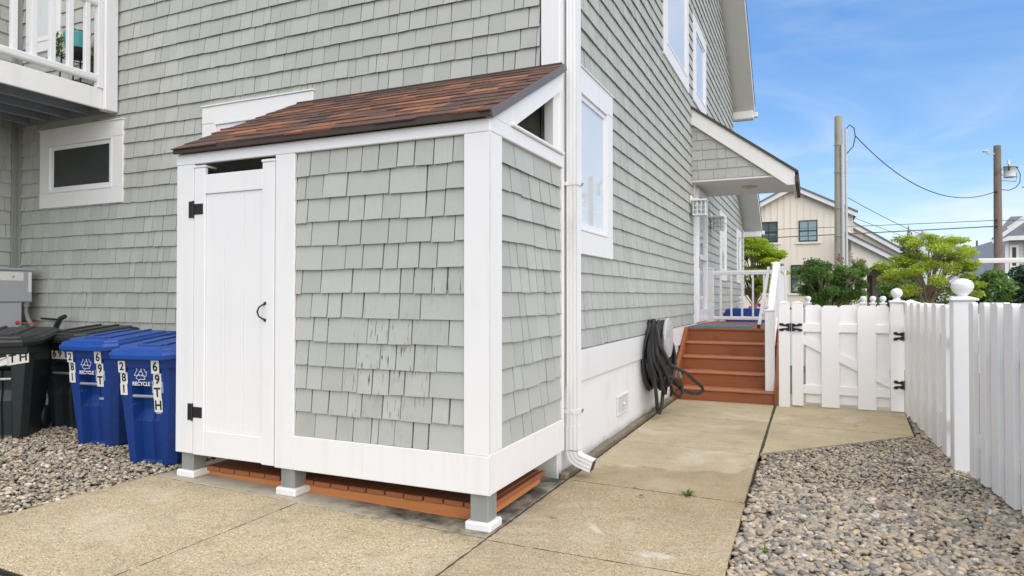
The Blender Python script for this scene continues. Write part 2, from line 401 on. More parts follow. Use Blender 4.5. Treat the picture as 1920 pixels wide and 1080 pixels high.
# ------------------------------------------------------------------ mesh helpers
W = {}
def reg(o, m): W[o.name] = m.copy()
class MB:
    def __init__(s): s.v = []; s.f = []; s.t = []; s.w = []; s.sm = []; s.T = 0.5; s.WR = 0.0
    def add(s, vs, fs, smooth=False):
        b = len(s.v)
        s.v += [tuple(x) for x in vs]; s.t += [s.T] * len(vs); s.w += [s.WR] * len(vs)
        s.f += [tuple(i + b for i in f) for f in fs]; s.sm += [smooth] * len(fs)
    def convex(s, vs, fs):
        vs = [Vector(x) for x in vs]; c = sum(vs, Vector()) / len(vs); out = []
        for f in fs:
            n = (vs[f[1]] - vs[f[0]]).cross(vs[f[2]] - vs[f[0]]); m = sum((vs[i] for i in f), Vector()) / len(f)
            out.append(tuple(f) if n.dot(m - c) >= 0 else tuple(reversed(f)))
        s.add(vs, out)
    def obox(s, c, ax, ay, az, b=0.0):
        c, A = Vector(c), [Vector(ax), Vector(ay), Vector(az)]
        h = [a.length for a in A]; D = [a.normalized() for a in A]
        b = min(b, *(x * 0.49 for x in h))
        if b <= 0:
            vs = [c + A[0] * i + A[1] * j + A[2] * k for i in (-1, 1) for j in (-1, 1) for k in (-1, 1)]
            s.convex(vs, [(0, 1, 3, 2), (4, 6, 7, 5), (0, 4, 5, 1), (2, 3, 7, 6), (0, 2, 6, 4), (1, 5, 7, 3)]); return
        vs, idx = [], {}
        for sx in (-1, 1):
            for sy in (-1, 1):
                for sz in (-1, 1):
                    for k in range(3):
                        q = [h[i] - (0 if i == k else b) for i in range(3)]
                        idx[(sx, sy, sz, k)] = len(vs)
                        vs.append(c + D[0] * q[0] * sx + D[1] * q[1] * sy + D[2] * q[2] * sz)
        fs = []
        def key(a, sa, b_, sb, c_, sc, k):
            q = [0, 0, 0]; q[a] = sa; q[b_] = sb; q[c_] = sc; return idx[(q[0], q[1], q[2], k)]
        for a in range(3):
            b_, c_ = (a + 1) % 3, (a + 2) % 3
            for sa in (-1, 1):
                fs.append([key(a, sa, b_, i, c_, j, a) for i, j in ((-1, -1), (1, -1), (1, 1), (-1, 1))])
            for sa in (-1, 1):
                for sb in (-1, 1):
                    fs.append([key(a, sa, b_, sb, c_, -1, a), key(a, sa, b_, sb, c_, 1, a), key(a, sa, b_, sb, c_, 1, b_), key(a, sa, b_, sb, c_, -1, b_)])
        for sx in (-1, 1):
            for sy in (-1, 1):
                for sz in (-1, 1): fs.append([idx[(sx, sy, sz, k)] for k in range(3)])
        s.convex(vs, fs)
    def box(s, p0, p1, b=0.0):
        c = [(p + q) / 2 for p, q in zip(p0, p1)]; h = [abs(q - p) / 2 for p, q in zip(p0, p1)]
        s.obox(c, (h[0], 0, 0), (0, h[1], 0), (0, 0, h[2]), b)
    def beam(s, a, b, wd, ht, up=(0, 0, 1), bev=0.0):
        a, b = Vector(a), Vector(b); d = (b - a); up = Vector(up)
        sd = d.cross(up).normalized(); u2 = sd.cross(d).normalized()
        s.obox((a + b) / 2, d / 2, sd * wd / 2, u2 * ht / 2, bev)
    def extrude(s, poly, d):
        n = len(poly); P = [Vector(q) for q in poly]; d = Vector(d)
        nn = Vector()
        for i in range(n): nn += P[i].cross(P[(i + 1) % n])
        if nn.dot(d) > 0: P.reverse()
        vs = P + [q + d for q in P]
        s.add(vs, [tuple(range(n)), tuple(range(2 * n - 1, n - 1, -1))] + [((i + 1) % n, i, n + i, n + (i + 1) % n) for i in range(n)])
    def tube(s, path, r, n=8, cap=True, smooth=True):
        P = [Vector(q) for q in path]; k = len(P)
        rr = r if isinstance(r, (list, tuple)) else [r] * k
        vs, fs = [], []; prev = None
        for i in range(k):
            d = (P[min(i + 1, k - 1)] - P[max(i - 1, 0)]).normalized()
            if prev is None:
                a = d.orthogonal().normalized()
            else:
                a = (prev - d * prev.dot(d)); a = a.normalized() if a.length > 1e-6 else d.orthogonal().normalized()
            prev = a; b = d.cross(a)
            vs += [P[i] + (a * math.cos(2 * math.pi * j / n) + b * math.sin(2 * math.pi * j / n)) * rr[i] for j in range(n)]
        for i in range(k - 1):
            for j in range(n):
                fs.append((i * n + j, i * n + (j + 1) % n, (i + 1) * n + (j + 1) % n, (i + 1) * n + j))
        s.add(vs, fs, smooth)
        if cap:
            s.add(vs[:n], [tuple(range(n - 1, -1, -1))]); s.add(vs[-n:], [tuple(range(n))])
    def lathe(s, c, prof, n=20, smooth=True, axis='z'):
        c = Vector(c); vs, fs = [], []
        for r, z in prof:
            for j in range(n):
                a = 2 * math.pi * j / n; q = Vector((r * math.cos(a), r * math.sin(a), z))
                if axis == 'x': q = Vector((q.z, q.x, q.y))
                if axis == 'y': q = Vector((q.y, q.z, q.x))
                vs.append(c + q)
        for i in range(len(prof) - 1):
            for j in range(n): fs.append((i * n + j, i * n + (j + 1) % n, (i + 1) * n + (j + 1) % n, (i + 1) * n + j))
        s.add(vs, fs, smooth)
    def loft(s, rings, smooth=False, cap=True):
        n = len(rings[0]); vs = [q for r in rings for q in r]; fs = []
        for i in range(len(rings) - 1):
            for j in range(n): fs.append((i * n + j, i * n + (j + 1) % n, (i + 1) * n + (j + 1) % n, (i + 1) * n + j))
        if cap: fs += [tuple(range(n - 1, -1, -1)), tuple(range((len(rings) - 1) * n, len(rings) * n))]
        s.add(vs, fs, smooth)
    def mesh(s, name, mat):
        me = bpy.data.meshes.new(name)
        me.from_pydata([tuple(q) for q in s.v], [], s.f)
        me.attributes.new('tone', 'FLOAT', 'POINT').data.foreach_set('value', s.t)
        if any(s.w): me.attributes.new('wear', 'FLOAT', 'POINT').data.foreach_set('value', s.w)
        if any(s.sm): me.polygons.foreach_set('use_smooth', s.sm)
        me.materials.append(MAT[mat]); me.update(); return me
    def build(s, name, mat, parent=None, local=False):
        return link(bpy.data.objects.new(name, s.mesh(name, mat)), parent, local)
def link(o, parent=None, local=False):
    COL.objects.link(o)
    loc = Matrix.Translation(o.location)
    if parent is not None:
        o.parent = parent; pw = W.get(parent.name, Matrix())
        if local: reg(o, pw @ loc)
        else: o.matrix_parent_inverse = pw.inverted(); reg(o, loc)
    else: reg(o, loc)
    return o
def tag(o, label, cat, group=None):
    o['label'] = label; o['category'] = cat
    if group: o['group'] = group
    return o
def thing(name, label, cat, loc=(0, 0, 0), rz=0.0, group=None):
    o = bpy.data.objects.new(name, None); o.empty_display_size = 0.1
    o.location = loc; o.rotation_euler = (0, 0, rz); COL.objects.link(o)
    W[o.name] = Matrix.Translation(loc) @ Matrix.Rotation(rz, 4, 'Z')
    return tag(o, label, cat, group)
def struct(o): o['kind'] = 'structure'; return o
def again(src, offset, parent):      # another individual sharing the mesh of src, shifted
    o = src.copy(); o.location = Vector(src.location) + Vector(offset); COL.objects.link(o)
    o.parent = parent; o.matrix_parent_inverse = src.matrix_parent_inverse.copy(); reg(o, Matrix.Translation(o.location)); return o

# lettering: one mesh per string, made before the scene fills up
GLY = {}
def glyph(txt, bold=0.0):
    if (txt, bold) in GLY: return GLY[(txt, bold)]
    cu = bpy.data.curves.new('lettering', 'FONT'); cu.body = txt; cu.align_x = 'CENTER'; cu.align_y = 'CENTER'
    cu.size = 1.0; cu.offset = bold; cu.resolution_u = 4; cu.extrude = 0.004
    o = bpy.data.objects.new('lettering', cu); COL.objects.link(o)
    bpy.context.view_layer.update()
    me = bpy.data.meshes.new_from_object(o.evaluated_get(bpy.context.evaluated_depsgraph_get()))
    data = ([tuple(q.co) for q in me.vertices], [tuple(f.vertices) for f in me.polygons])
    bpy.data.objects.remove(o); bpy.data.meshes.remove(me); bpy.data.curves.remove(cu)
    GLY[(txt, bold)] = data; return data
for ch in '2816972TH': glyph(ch, 0.025)
glyph('RECYCLE', 0.03)
def letter(mb, txt, c, ux, uy, size, bold=0.025, sx=1.0):
    vs, fs = glyph(txt, bold); c, ux, uy = Vector(c), Vector(ux).normalized(), Vector(uy).normalized(); nz = ux.cross(uy)
    mb.add([c + ux * q[0] * size * sx + uy * q[1] * size + nz * q[2] * size for q in vs], fs)

class Plane:
    def __init__(s, O, U, Nn, gapw=False): s.O, s.U, s.N, s.gapw = Vector(O), Vector(U), Vector(Nn), gapw
    def pt(s, u, z, o=0.0): return s.O + s.U * u + s.N * o + Vector((0, 0, z))
    def box(s, mb, u0, u1, z0, z1, o0, o1, b=0.003):
        mb.obox(s.pt((u0 + u1) / 2, (z0 + z1) / 2, (o0 + o1) / 2), s.U * (u1 - u0) / 2, s.N * (o1 - o0) / 2, Vector((0, 0, (z1 - z0) / 2)), b)

def courses(u0, u1, z0, e, rows, holes=(), topline=None, wmin=0.075, wmax=0.21, rnd=None, ragged=0.003, big=0.0):
    """(ua, ub, zb, zt) of every shingle, broken at the openings"""
    rnd = rnd or random; out = []
    for r in range(rows):
        zb, zt = z0 + r * e, z0 + (r + 1) * e + 0.02
        u = u0 - rnd.uniform(0, 0.06)
        while u < u1:
            wd = rnd.uniform(wmin, wmax)
            if big and rnd.random() < big: wd *= 1.8
            a, b = max(u, u0), min(u + wd, u1); u += wd
            if b - a < 0.02: continue
            j = rnd.uniform(-ragged, ragged)
            cand = [(a, b, zb + j, zt)]
            for (ha, hb, hz0, hz1) in holes:
                nx = []
                for (a1, b1, z1, z2) in cand:
                    if b1 <= ha or a1 >= hb or z2 <= hz0 or z1 >= hz1: nx.append((a1, b1, z1, z2)); continue
                    if a1 < ha: nx.append((a1, ha, z1, z2))
                    if b1 > hb: nx.append((hb, b1, z1, z2))
                    if z1 < hz0: nx.append((max(a1, ha), min(b1, hb), z1, hz0))
                    if z2 > hz1 and z1 < hz1 and zb + e > hz1: nx.append((max(a1, ha), min(b1, hb), hz1, z2))
                cand = nx
            for q in cand:
                if q[1] - q[0] < 0.012: continue
                if topline and min(topline(q[0]), topline(q[1])) < q[2] + 0.03: continue
                if topline:
                    q = (q[0], q[1], q[2], min(q[3], min(topline(q[0]), topline(q[1]))))
                out.append(q)
    return out
def wedge(mb, pl, q, e, thick=0.023, rnd=random, wear=0.0):
    a, b, z0, z1 = q; g = (0.0016 + 0.0026 * rnd.random() ** 2) * (1.7 if pl.gapw else 1.1)
    mb.T = rnd.random(); mb.WR = wear
    th = thick * rnd.uniform(0.85, 1.15); tl = rnd.uniform(-0.002, 0.002); k = max(0.1, (z1 - z0) / (e + 0.02))
    sk = rnd.uniform(-0.0022, 0.0022)
    top = th * (1 - k) + 0.003
    uc = min(0.013, (z1 - z0) * 0.3)           # undercut butt
    vs = [pl.pt(a + g, z0 + tl + uc, 0.0), pl.pt(b - g, z0 - tl + uc, 0.0), pl.pt(b - g + sk, z1, 0.0), pl.pt(a + g + sk, z1, 0.0),
          pl.pt(a + g, z0 + tl, th), pl.pt(b - g, z0 - tl, th * rnd.uniform(0.92, 1.05)), pl.pt(b - g + sk, z1, top), pl.pt(a + g + sk, z1, top)]
    mb.convex(vs, [(0, 1, 2, 3), (4, 7, 6, 5), (0, 4, 5, 1), (1, 5, 6, 2), (2, 6, 7, 3), (3, 7, 4, 0)])
    mb.T = 0.5; mb.WR = 0.0
CAMP = Vector((0, 0, CAM_H)); FWD = Vector((-math.sin(YAW), math.cos(YAW), 0)); RGT = Vector((math.cos(YAW), math.sin(YAW), 0))
def seen_size(p, n, area):           # rough size in view, to choose which pieces are objects of their own
    d = p - CAMP; z = d.dot(FWD)
    if z < 0.5: return 0
    x, y = d.dot(RGT) / z, d.z / z
    if abs(x) > 0.762 or abs(y) > 0.44: return 0
    return area * abs(d.normalized().dot(n)) / d.length_squared

def gz(x): return 0.022 * max(0.0, min(-1.8 - x, 6.0))     # the yard rises a little to the left

# ------------------------------------------------------------------ ground and paving
mb = MB()
xs = [-400, -60, -20, -12, -7.8, -4.5, -1.8, 6, 20, 60, 400]; ys = [-400, -40, -5, 1, 3, 5, 9, 14, 30, 60, 400]
vs = [(x, y, gz(x) - 0.10) for y in ys for x in xs]; n = len(xs)
mb.add(vs, [(j * n + i, j * n + i + 1, (j + 1) * n + i + 1, (j + 1) * n + i) for j in range(len(ys) - 1) for i in range(n - 1)])
struct(mb.build('ground', 'ground_dirt'))
mb = MB()
mb.box((-60, 22, -0.1), (80, 30, -0.06)); struct(mb.build('road', 'asphalt'))

mb = MB()                                # packed earth under the joints of the paving
def sheet(mb, poly, z, th=0.04):
    top = [Vector((x, y, gz(x) + z)) for x, y in poly]
    mb.extrude([q - Vector((0, 0, th)) for q in top], (0, 0, th))
sheet(mb, [(-4.58, 2.06), (-1.76, 2.06), (-1.76, 4.95), (-4.58, 4.95)], -0.0045)
sheet(mb, [(-1.759, 1.2), (-0.47, 1.2), (-0.47, 9.45), (-1.759, 9.45)], -0.0045)
sheet(mb, [(-0.469, 6.57), (0.88, 7.97), (1.0, 9.5), (0.9, 10.6), (-0.469, 10.6)], -0.0045)
path = struct(mb.build('path', 'soil'))
G = 0.006
slabs = [[(-4.60, 2.10), (-3.19, 2.05), (-3.19, 3.56), (-4.60, 3.56)], [(-3.18, 2.05), (-1.765, 2.05), (-1.765, 3.55), (-3.18, 3.56)],
         [(-4.58, 3.57), (-1.765, 3.56), (-1.765, 4.94), (-4.58, 4.94)],
         [(-1.755, 1.2), (-0.42, 1.2), (-0.42, 3.52), (-1.755, 3.535)], [(-1.755, 3.545), (-0.42, 3.53), (-0.435, 4.88), (-1.745, 4.95)],
         [(-1.745, 4.96), (-0.435, 4.89), (-0.45, 6.43), (-1.745, 6.52)], [(-1.745, 6.53), (-0.45, 6.44), (-0.46, 8.10), (-1.745, 8.17)],
         [(-1.745, 8.18), (-0.46, 8.11), (-0.47, 9.46), (-1.745, 9.46)],
         [(-0.44, 6.50), (0.93, 7.93), (-0.45, 8.09)], [(-0.45, 8.10), (0.935, 7.94), (1.02, 9.52), (0.95, 10.6), (-0.455, 10.6)]]
for s_ in slabs:
    cx = sum(q[0] for q in s_) / len(s_); cy = sum(q[1] for q in s_) / len(s_)
    dz = random.uniform(-0.001, 0.002)
    mb = MB(); fine = []
    for i in range(len(s_)):
        a, b = Vector(s_[i]), Vector(s_[(i + 1) % len(s_)]); k = max(1, int((b - a).length / 0.035)); nd = Vector((-(b - a).y, (b - a).x)).normalized()
        for j in range(k): fine.append(tuple(a + (b - a) * (j / k) + nd * ((0.001 if cy < 5 else 0.008) + random.uniform(-0.003, 0.004))))
    s_ = fine
    top = [Vector((x, y, gz(x) + dz)) for x, y in s_]
    ins = [Vector((x + (cx - x) * 0.006, y + (cy - y) * 0.006, gz(x) + dz)) for x, y in s_]
    low = [q - Vector((0, 0, 0.004)) for q in top]; bot = [q - Vector((0, 0, 0.03)) for q in top]
    mb.loft([bot, low, ins])
    mb.build('slab', 'aggregate', path)
mb = MB()                                # crumbling edging between path and foundation
rr = random.Random(3)
y = 4.97
while y < 9.4:
    l = rr.uniform(0.25, 0.6); h = rr.uniform(0.03, 0.05)
    mb.box((-1.826, y, -0.05), (-1.757 - rr.uniform(0, 0.008), min(y + l - 0.012, 9.42), h), 0.012); y += l
struct(mb.build('path_edging', 'edging'))
# grey street pavers at the foot of the drive
pav = MB(); sheet(pav, [(-4.9, 0.8), (-2.6, 0.8), (-2.6, 2.03), (-4.9, 2.06)], -0.04)
pv = struct(pav.build('pavers', 'soil'))
for i in range(9):
    for j in range(7):
        x0 = -4.85 + i * 0.225 + (0.11 if j % 2 else 0); y0 = 1.90 - j * 0.125
        mb = MB(); z = gz(x0) + random.uniform(-0.002, 0.002)
        mb.box((x0, y0, z - 0.035), (x0 + 0.219, y0 + 0.119, z), 0.006); mb.build('paver', 'paver_grey', pv)

# ------------------------------------------------------------------ gravel: real stones
def ico(sub):
    bm = bmesh.new(); bmesh.ops.create_icosphere(bm, subdivisions=sub, radius=1.0)
    v = np.array([q.co[:] for q in bm.verts]); f = np.array([[q.index for q in t_.verts] for t_ in bm.faces]); bm.free(); return v, f
def rotmats(n):
    q = rng.normal(size=(n, 4)); q /= np.linalg.norm(q, axis=1)[:, None]; w_, x, y, z = q.T
    return np.stack([np.stack([1 - 2 * (y * y + z * z), 2 * (x * y - z * w_), 2 * (x * z + y * w_)], 1), np.stack([2 * (x * y + z * w_), 1 - 2 * (x * x + z * z), 2 * (y * z - x * w_)], 1), np.stack([2 * (x * z - y * w_), 2 * (y * z + x * w_), 1 - 2 * (x * x + y * y)], 1)], 1)
def stones(name, pts, smin, smax, sub, label, tshift=0.0):
    n = len(pts); bv, bf = ico(sub); nv = len(bv)
    s = smin + (smax - smin) * rng.random(n) ** 1.8
    sc = np.stack([s * rng.uniform(0.8, 1.3, n), s * rng.uniform(0.6, 0.95, n), s * rng.uniform(0.34, 0.62, n)], 1)
    yaw = rng.uniform(0, 2 * np.pi, n); tx = rng.normal(0, 0.28, n); ty = rng.normal(0, 0.28, n)
    lump = 1 + 0.10 * rng.normal(size=(n, nv, 1))
    v = bv[None] * lump * sc[:, None, :]
    cy, sy = np.cos(yaw), np.sin(yaw)
    v = np.stack([v[..., 0], v[..., 1] * np.cos(tx)[:, None] - v[..., 2] * np.sin(tx)[:, None], v[..., 1] * np.sin(tx)[:, None] + v[..., 2] * np.cos(tx)[:, None]], -1)
    v = np.stack([v[..., 0] * np.cos(ty)[:, None] + v[..., 2] * np.sin(ty)[:, None], v[..., 1], -v[..., 0] * np.sin(ty)[:, None] + v[..., 2] * np.cos(ty)[:, None]], -1)
    v = np.stack([v[..., 0] * cy[:, None] - v[..., 1] * sy[:, None], v[..., 0] * sy[:, None] + v[..., 1] * cy[:, None], v[..., 2]], -1)
    v += pts[:, None, :]
    f = (bf[None] + (np.arange(n) * nv)[:, None, None]).reshape(-1, 3)
    me = bpy.data.meshes.new(name); me.vertices.add(n * nv); me.vertices.foreach_set('co', v.reshape(-1).astype(np.float32))
    me.loops.add(f.size); me.loops.foreach_set('vertex_index', f.reshape(-1).astype(np.int32))
    me.polygons.add(len(f)); me.polygons.foreach_set('loop_start', np.arange(0, f.size, 3, dtype=np.int32)); me.polygons.foreach_set('loop_total', np.full(len(f), 3, dtype=np.int32))
    me.update(calc_edges=True); me.polygons.foreach_set('use_smooth', np.ones(len(f), dtype=bool))
    tone = np.repeat(np.clip(rng.random(n) + tshift, 0, 1), nv).astype(np.float32)
    me.attributes.new('tone', 'FLOAT', 'POINT').data.foreach_set('value', tone)
    me.materials.append(MAT['gravel']); me.validate()
    o = bpy.data.objects.new(name, me); COL.objects.link(o); o['kind'] = 'stuff'; tag(o, label, 'gravel'); return o
def inpoly(p, poly):
    c = np.zeros(len(p), bool); j = len(poly) - 1
    for i in range(len(poly)):
        xi, yi = poly[i]; xj, yj = poly[j]
        c ^= ((yi > p[:, 1]) != (yj > p[:, 1])) & (p[:, 0] < (xj - xi) * (p[:, 1] - yi) / (yj - yi + 1e-12) + xi); j = i
    return c
def scatter(poly, dens, zlo, zhi):
    x0, x1 = min(q[0] for q in poly), max(q[0] for q in poly); y0, y1 = min(q[1] for q in poly), max(q[1] for q in poly)
    n = int((x1 - x0) * (y1 - y0) * dens); p = np.stack([rng.uniform(x0, x1, n), rng.uniform(y0, y1, n)], 1); p = p[inpoly(p, poly)]
    z = rng.uniform(zlo, zhi, len(p)) + 0.022 * np.clip(-1.8 - p[:, 0], 0, 6)
    return np.concatenate([p, z[:, None]], 1)
bed_r = [(-0.40, 2.6), (2.0, 2.6), (1.5, 4.6), (1.25, 5.9), (1.10, 8.0), (1.06, 9.3), (1.0, 9.3), (0.96, 7.95), (-0.42, 6.50)]
near = [(-0.40, 2.6), (2.0, 2.6), (1.5, 4.6), (1.28, 5.6), (-0.42, 5.6)]
far_ = [(-0.42, 5.6), (1.28, 5.6), (1.10, 8.0), (1.06, 9.3), (1.03, 9.3), (0.96, 7.95), (-0.42, 6.49)]
pts = np.concatenate([scatter(near, 2300, -0.035, -0.004)])
stones('gravel', pts, 0.012, 0.034, 2, 'grey and tan river stones in the bed beside the picket fence')
stones('gravel', scatter(far_, 2300, -0.035, -0.004), 0.011, 0.027, 1, 'grey and tan river stones in front of the gate, where the bed narrows')
left_bed = [(-9.0, 2.3), (-4.63, 2.1), (-4.60, 4.93), (-9.0, 4.93)]
stones('gravel', scatter([(-7.4, 2.3), (-4.63, 2.1), (-4.60, 4.93), (-7.4, 4.93)], 1900, -0.035, -0.002), 0.011, 0.028, 1, 'tan and grey river stones under the wheeled bins', 0.04)
mb = MB(); sheet(mb, left_bed, -0.03); sheet(mb, bed_r, -0.03)
struct(mb.build('gravel_bed', 'soil'))

# ------------------------------------------------------------------ the house
E_ = 0.162; Z0 = 0.979; XW = -1.83; YW = 4.95
house = thing('house', 'large grey-green cedar shingled house with white trim and white foundation', 'house', (XW, YW, 0))
PF = Plane((0, YW, 0), (1, 0, 0), (0, -1, 0))          # front wall, u = x
PS = Plane((XW, 0, 0), (0, 1, 0), (1, 0, 0))           # side wall, u = y
PL = Plane((-8.75, 0, 0), (0, -1, 0), (1, 0, 0))       # wing in the left corner, u = -y
def gable(y):
    if y > 17.75: return 4.55 - 0.50 * (y - 17.75)
    return 6.22 + 0.68 * (17.75 - y) if y > 11.35 else 6.22 + 0.68 * (y - 4.95)
mb = MB()
mb.box((-14, YW + 0.003, 0.97), (XW - 0.01, YW + 0.25, 6.2)); fw = mb.build('front_wall', 'felt', house)
mb = MB()
mb.extrude([(XW, 4.96, 0.97), (XW, 17.75, 0.97), (XW, 17.75, gable(17.7)), (XW, 11.35, gable(11.35)), (XW, 4.96, gable(4.96))], (-0.25, 0, 0))
mb.box((XW - 0.252, 17.752, 0.97), (XW - 0.002, 20.2, 3.35))
mb.extrude([(XW - 0.002, 17.752, 3.351), (XW - 0.002, 20.2, 3.351), (XW - 0.002, 17.752, 4.5)], (-0.25, 0, 0))
sw = mb.build('side_wall', 'felt', house)
mb = MB(); mb.box((-9.0, 1.5, 0.0), (-8.753, YW, 6.2)); lw = mb.build('wing_wall', 'felt', house)
mb = MB()
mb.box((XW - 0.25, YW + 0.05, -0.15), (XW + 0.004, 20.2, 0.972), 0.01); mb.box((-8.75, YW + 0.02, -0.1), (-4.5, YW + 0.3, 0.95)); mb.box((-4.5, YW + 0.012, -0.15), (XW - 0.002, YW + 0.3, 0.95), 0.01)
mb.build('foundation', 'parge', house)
# water-table boards, corner boards
mb = MB(); PS.box(mb, 4.93, 11.0, 0.70, 0.965, 0.0, 0.026); PS.box(mb, 11.005, 20.2, 0.70, 0.965, 0.0, 0.026); mb.build('base_board', 'white_paint', house)
mb = MB(); PF.box(mb, -8.70, -4.3, 0.78, 0.985, 0.0, 0.028); PF.box(mb, -4.295, XW - 0.001, 0.78, 0.985, 0.0, 0.028); mb.build('base_board', 'white_paint', house)
mb = MB(); PF.box(mb, -1.955, -1.802, 0.986, 6.2, 0.0, 0.030); mb.build('corner_board', 'white_paint', house)
mb = MB(); PS.box(mb, 4.923, 5.10, 0.966, 6.2, 0.0, 0.030); mb.build('corner_board', 'white_paint', house)
mb = MB(); PF.box(mb, -8.75, -8.66, 0.986, 6.2, 0.0, 0.035); PL.box(mb, -4.915, -4.86, 0.986, 6.2, 0.0, 0.035); o = mb.build('corner_board', 'grey_post_paint', house); o['label'] = 'grey-painted inner corner board'
mb = MB(); PS.box(mb, 20.12, 20.22, 0.966, 3.3, 0.0, 0.032); mb.build('corner_board', 'white_paint', house)

def window(pl, u0, u1, z0, z1, cas, pane='glass', blind='blind_white', parent=house, proud=0.034, bev=0.004, depth=0.0, meet=None, name='window'):
    """casing outside u0..u1 / z0..z1; the sash sits inside a casing of width cas"""
    mb = MB(); c = cas
    pl.box(mb, u0, u1, z1 - c, z1, 0.0, proud, bev); pl.box(mb, u0, u1, z0, z0 + c, 0.0, proud, bev)
    pl.box(mb, u0, u0 + c, z0 + c + 0.0005, z1 - c - 0.0005, 0.0, proud - 0.002, bev); pl.box(mb, u1 - c, u1, z0 + c + 0.0005, z1 - c - 0.0005, 0.0, proud - 0.002, bev)
    pl.box(mb, u0 - 0.01, u1 + 0.01, z1 + 0.0005, z1 + 0.014, 0.0, proud + 0.012, 0.002)
    wn = mb.build(name, 'white_paint', parent)
    a0, a1, b0, b1 = u0 + c, u1 - c, z0 + c, z1 - c; s = 0.045
    mb = MB()
    for k, (ss, o1) in enumerate(((0.022, proud + 0.006), (s + 0.022, proud - 0.012))):
        q = 0.0 if k == 0 else 0.0225
        pl.box(mb, a0 + q, a1 - q, b1 - ss, b1 - q, 0.001, o1, 0.002); pl.box(mb, a0 + q, a1 - q, b0 + q, b0 + ss, 0.001, o1, 0.002)
        pl.box(mb, a0 + q, a0 + ss, b0 + ss + 0.0005, b1 - ss - 0.0005, 0.001, o1 - 0.001, 0.002); pl.box(mb, a1 - ss, a1 - q, b0 + ss + 0.0005, b1 - ss - 0.0005, 0.001, o1 - 0.001, 0.002)
    if meet: pl.box(mb, a0 + s + 0.0225, a1 - s - 0.0225, meet - 0.02, meet + 0.02, 0.004, proud - 0.010, 0.002)
    mb.build('sash', 'white_vinyl', wn)
    g = s + 0.0225
    mb = MB(); pl.box(mb, a0 + g, a1 - g, b0 + g, b1 - g, 0.012, 0.016, 0); mb.build('pane', pane, wn)
    mb = MB()
    if blind == 'blind_grey':
        n = max(4, int((b1 - b0) / 0.05))
        for i in range(n):
            z = b0 + g + (b1 - b0 - 2 * g) * (i + 0.5) / n; pl.box(mb, a0 + g, a1 - g, z - 0.021, z + 0.021, 0.0035, 0.007, 0)
    else: pl.box(mb, a0 + g - 0.003, a1 - g + 0.003, b0 + g - 0.003, b1 - g + 0.003, 0.003, 0.006, 0)
    mb.build('blind', blind, wn)
    m_ = c * 0.5
    return (u0 + m_, u1 - m_, z0 + m_, z1 - m_)
holesF = [(-1.97, 0, 0, 9)]
holesF.append(window(PF, -8.29, -6.845, 2.447, 3.35, 0.17, 'glass_screened', 'blind_grey'))
holesF.append(window(PF, -5.655, -4.235, 2.10, 3.335, 0.17, 'glass_screened', 'blind_grey'))
holesF.append(window(PF, -8.58, -7.94, 4.30, 6.0, 0.12))
holesS = [window(PS, 5.22, 6.44, 1.783, 3.378, 0.20),
          window(PS, 8.97, 10.94, 4.665, 6.9, 0.20), window(PS, 11.42, 12.87, 4.69, 6.15, 0.20), window(PS, 5.9, 7.235, 4.92, 6.4, 0.14),
          window(PS, 14.86, 16.02, 1.77, 3.27, 0.18), window(PS, 18.33, 19.45, 1.77, 3.20, 0.18)]
# storm door
dr = MB()
PS.box(dr, 11.45, 11.60, 0.966, 3.25, 0.0, 0.036); PS.box(dr, 12.70, 12.85, 0.966, 3.25, 0.0, 0.036); PS.box(dr, 11.45, 12.85, 3.2505, 3.40, 0.0, 0.038)
door = dr.build('door', 'white_paint', house)
mb = MB()
PS.box(mb, 11.603, 11.72, 0.985, 3.245, 0.004, 0.075, 0.004); PS.box(mb, 12.58, 12.697, 0.985, 3.245, 0.004, 0.075, 0.004)
for a, b in ((0.985, 1.20), (2.06, 2.14), (3.13, 3.245)): PS.box(mb, 11.7205, 12.5795, a, b, 0.004, 0.073, 0.004)
mb.build('storm_frame', 'white_vinyl', door)
mb = MB(); PS.box(mb, 11.7205, 12.5795, 1.2005, 2.0595, 0.03, 0.036, 0); PS.box(mb, 11.7205, 12.5795, 2.1405, 3.1295, 0.03, 0.036, 0); mb.build('pane', 'glass', door)
mb = MB(); PS.box(mb, 11.7205, 12.5795, 1.2005, 3.1295, 0.006, 0.010, 0); mb.build('inner_door', 'grey_siding', door)
mb = MB(); PS.box(mb, 11.63, 11.67, 1.90, 2.10, 0.076, 0.09, 0.004); mb.tube([PS.pt(11.65, 1.98, 0.085), PS.pt(11.65, 1.98, 0.12), PS.pt(11.74, 1.98, 0.125)], 0.01, 8); mb.build('handle', 'steel_bar', door)
holesS.append((11.50, 12.80, 0.9, 3.35))
holesS.append((4.9, 5.08, 0, 9)); holesS.append((20.13, 21, 0, 9))

rs = random.Random(5)
allsh = []
for pl, qs in ((PF, courses(-8.66, -1.955, Z0, E_, 33, holesF, None, rnd=rs)), (PS, courses(5.08, 20.13, Z0, E_, 58, holesS, lambda y: gable(y) - 0.02, rnd=rs)),
               (PL, courses(-4.86, -2.2, Z0, E_, 33, (), None, rnd=rs))):
    for q in qs:
        c = pl.pt((q[0] + q[1]) / 2, (q[2] + q[3]) / 2); a = (q[1] - q[0]) * (q[3] - q[2])
        # what the lean-to hides is not in view
        hid = pl is PF and -4.4 < c.x < -1.95 and c.z < 3.1
        allsh.append((0 if hid else seen_size(c, pl.N, a), pl, q))
allsh.sort(key=lambda k: -k[0])
stuff = {PF: MB(), PS: MB(), PL: MB()}; par = {PF: fw, PS: sw, PL: lw}
for i, (sz, pl, q) in enumerate(allsh):
    if i < 300:
        mb = MB(); wedge(mb, pl, q, E_, rnd=rs); mb.build('shingle', 'shingle_paint', par[pl])
    else: wedge(stuff[pl], pl, q, E_, rnd=rs)
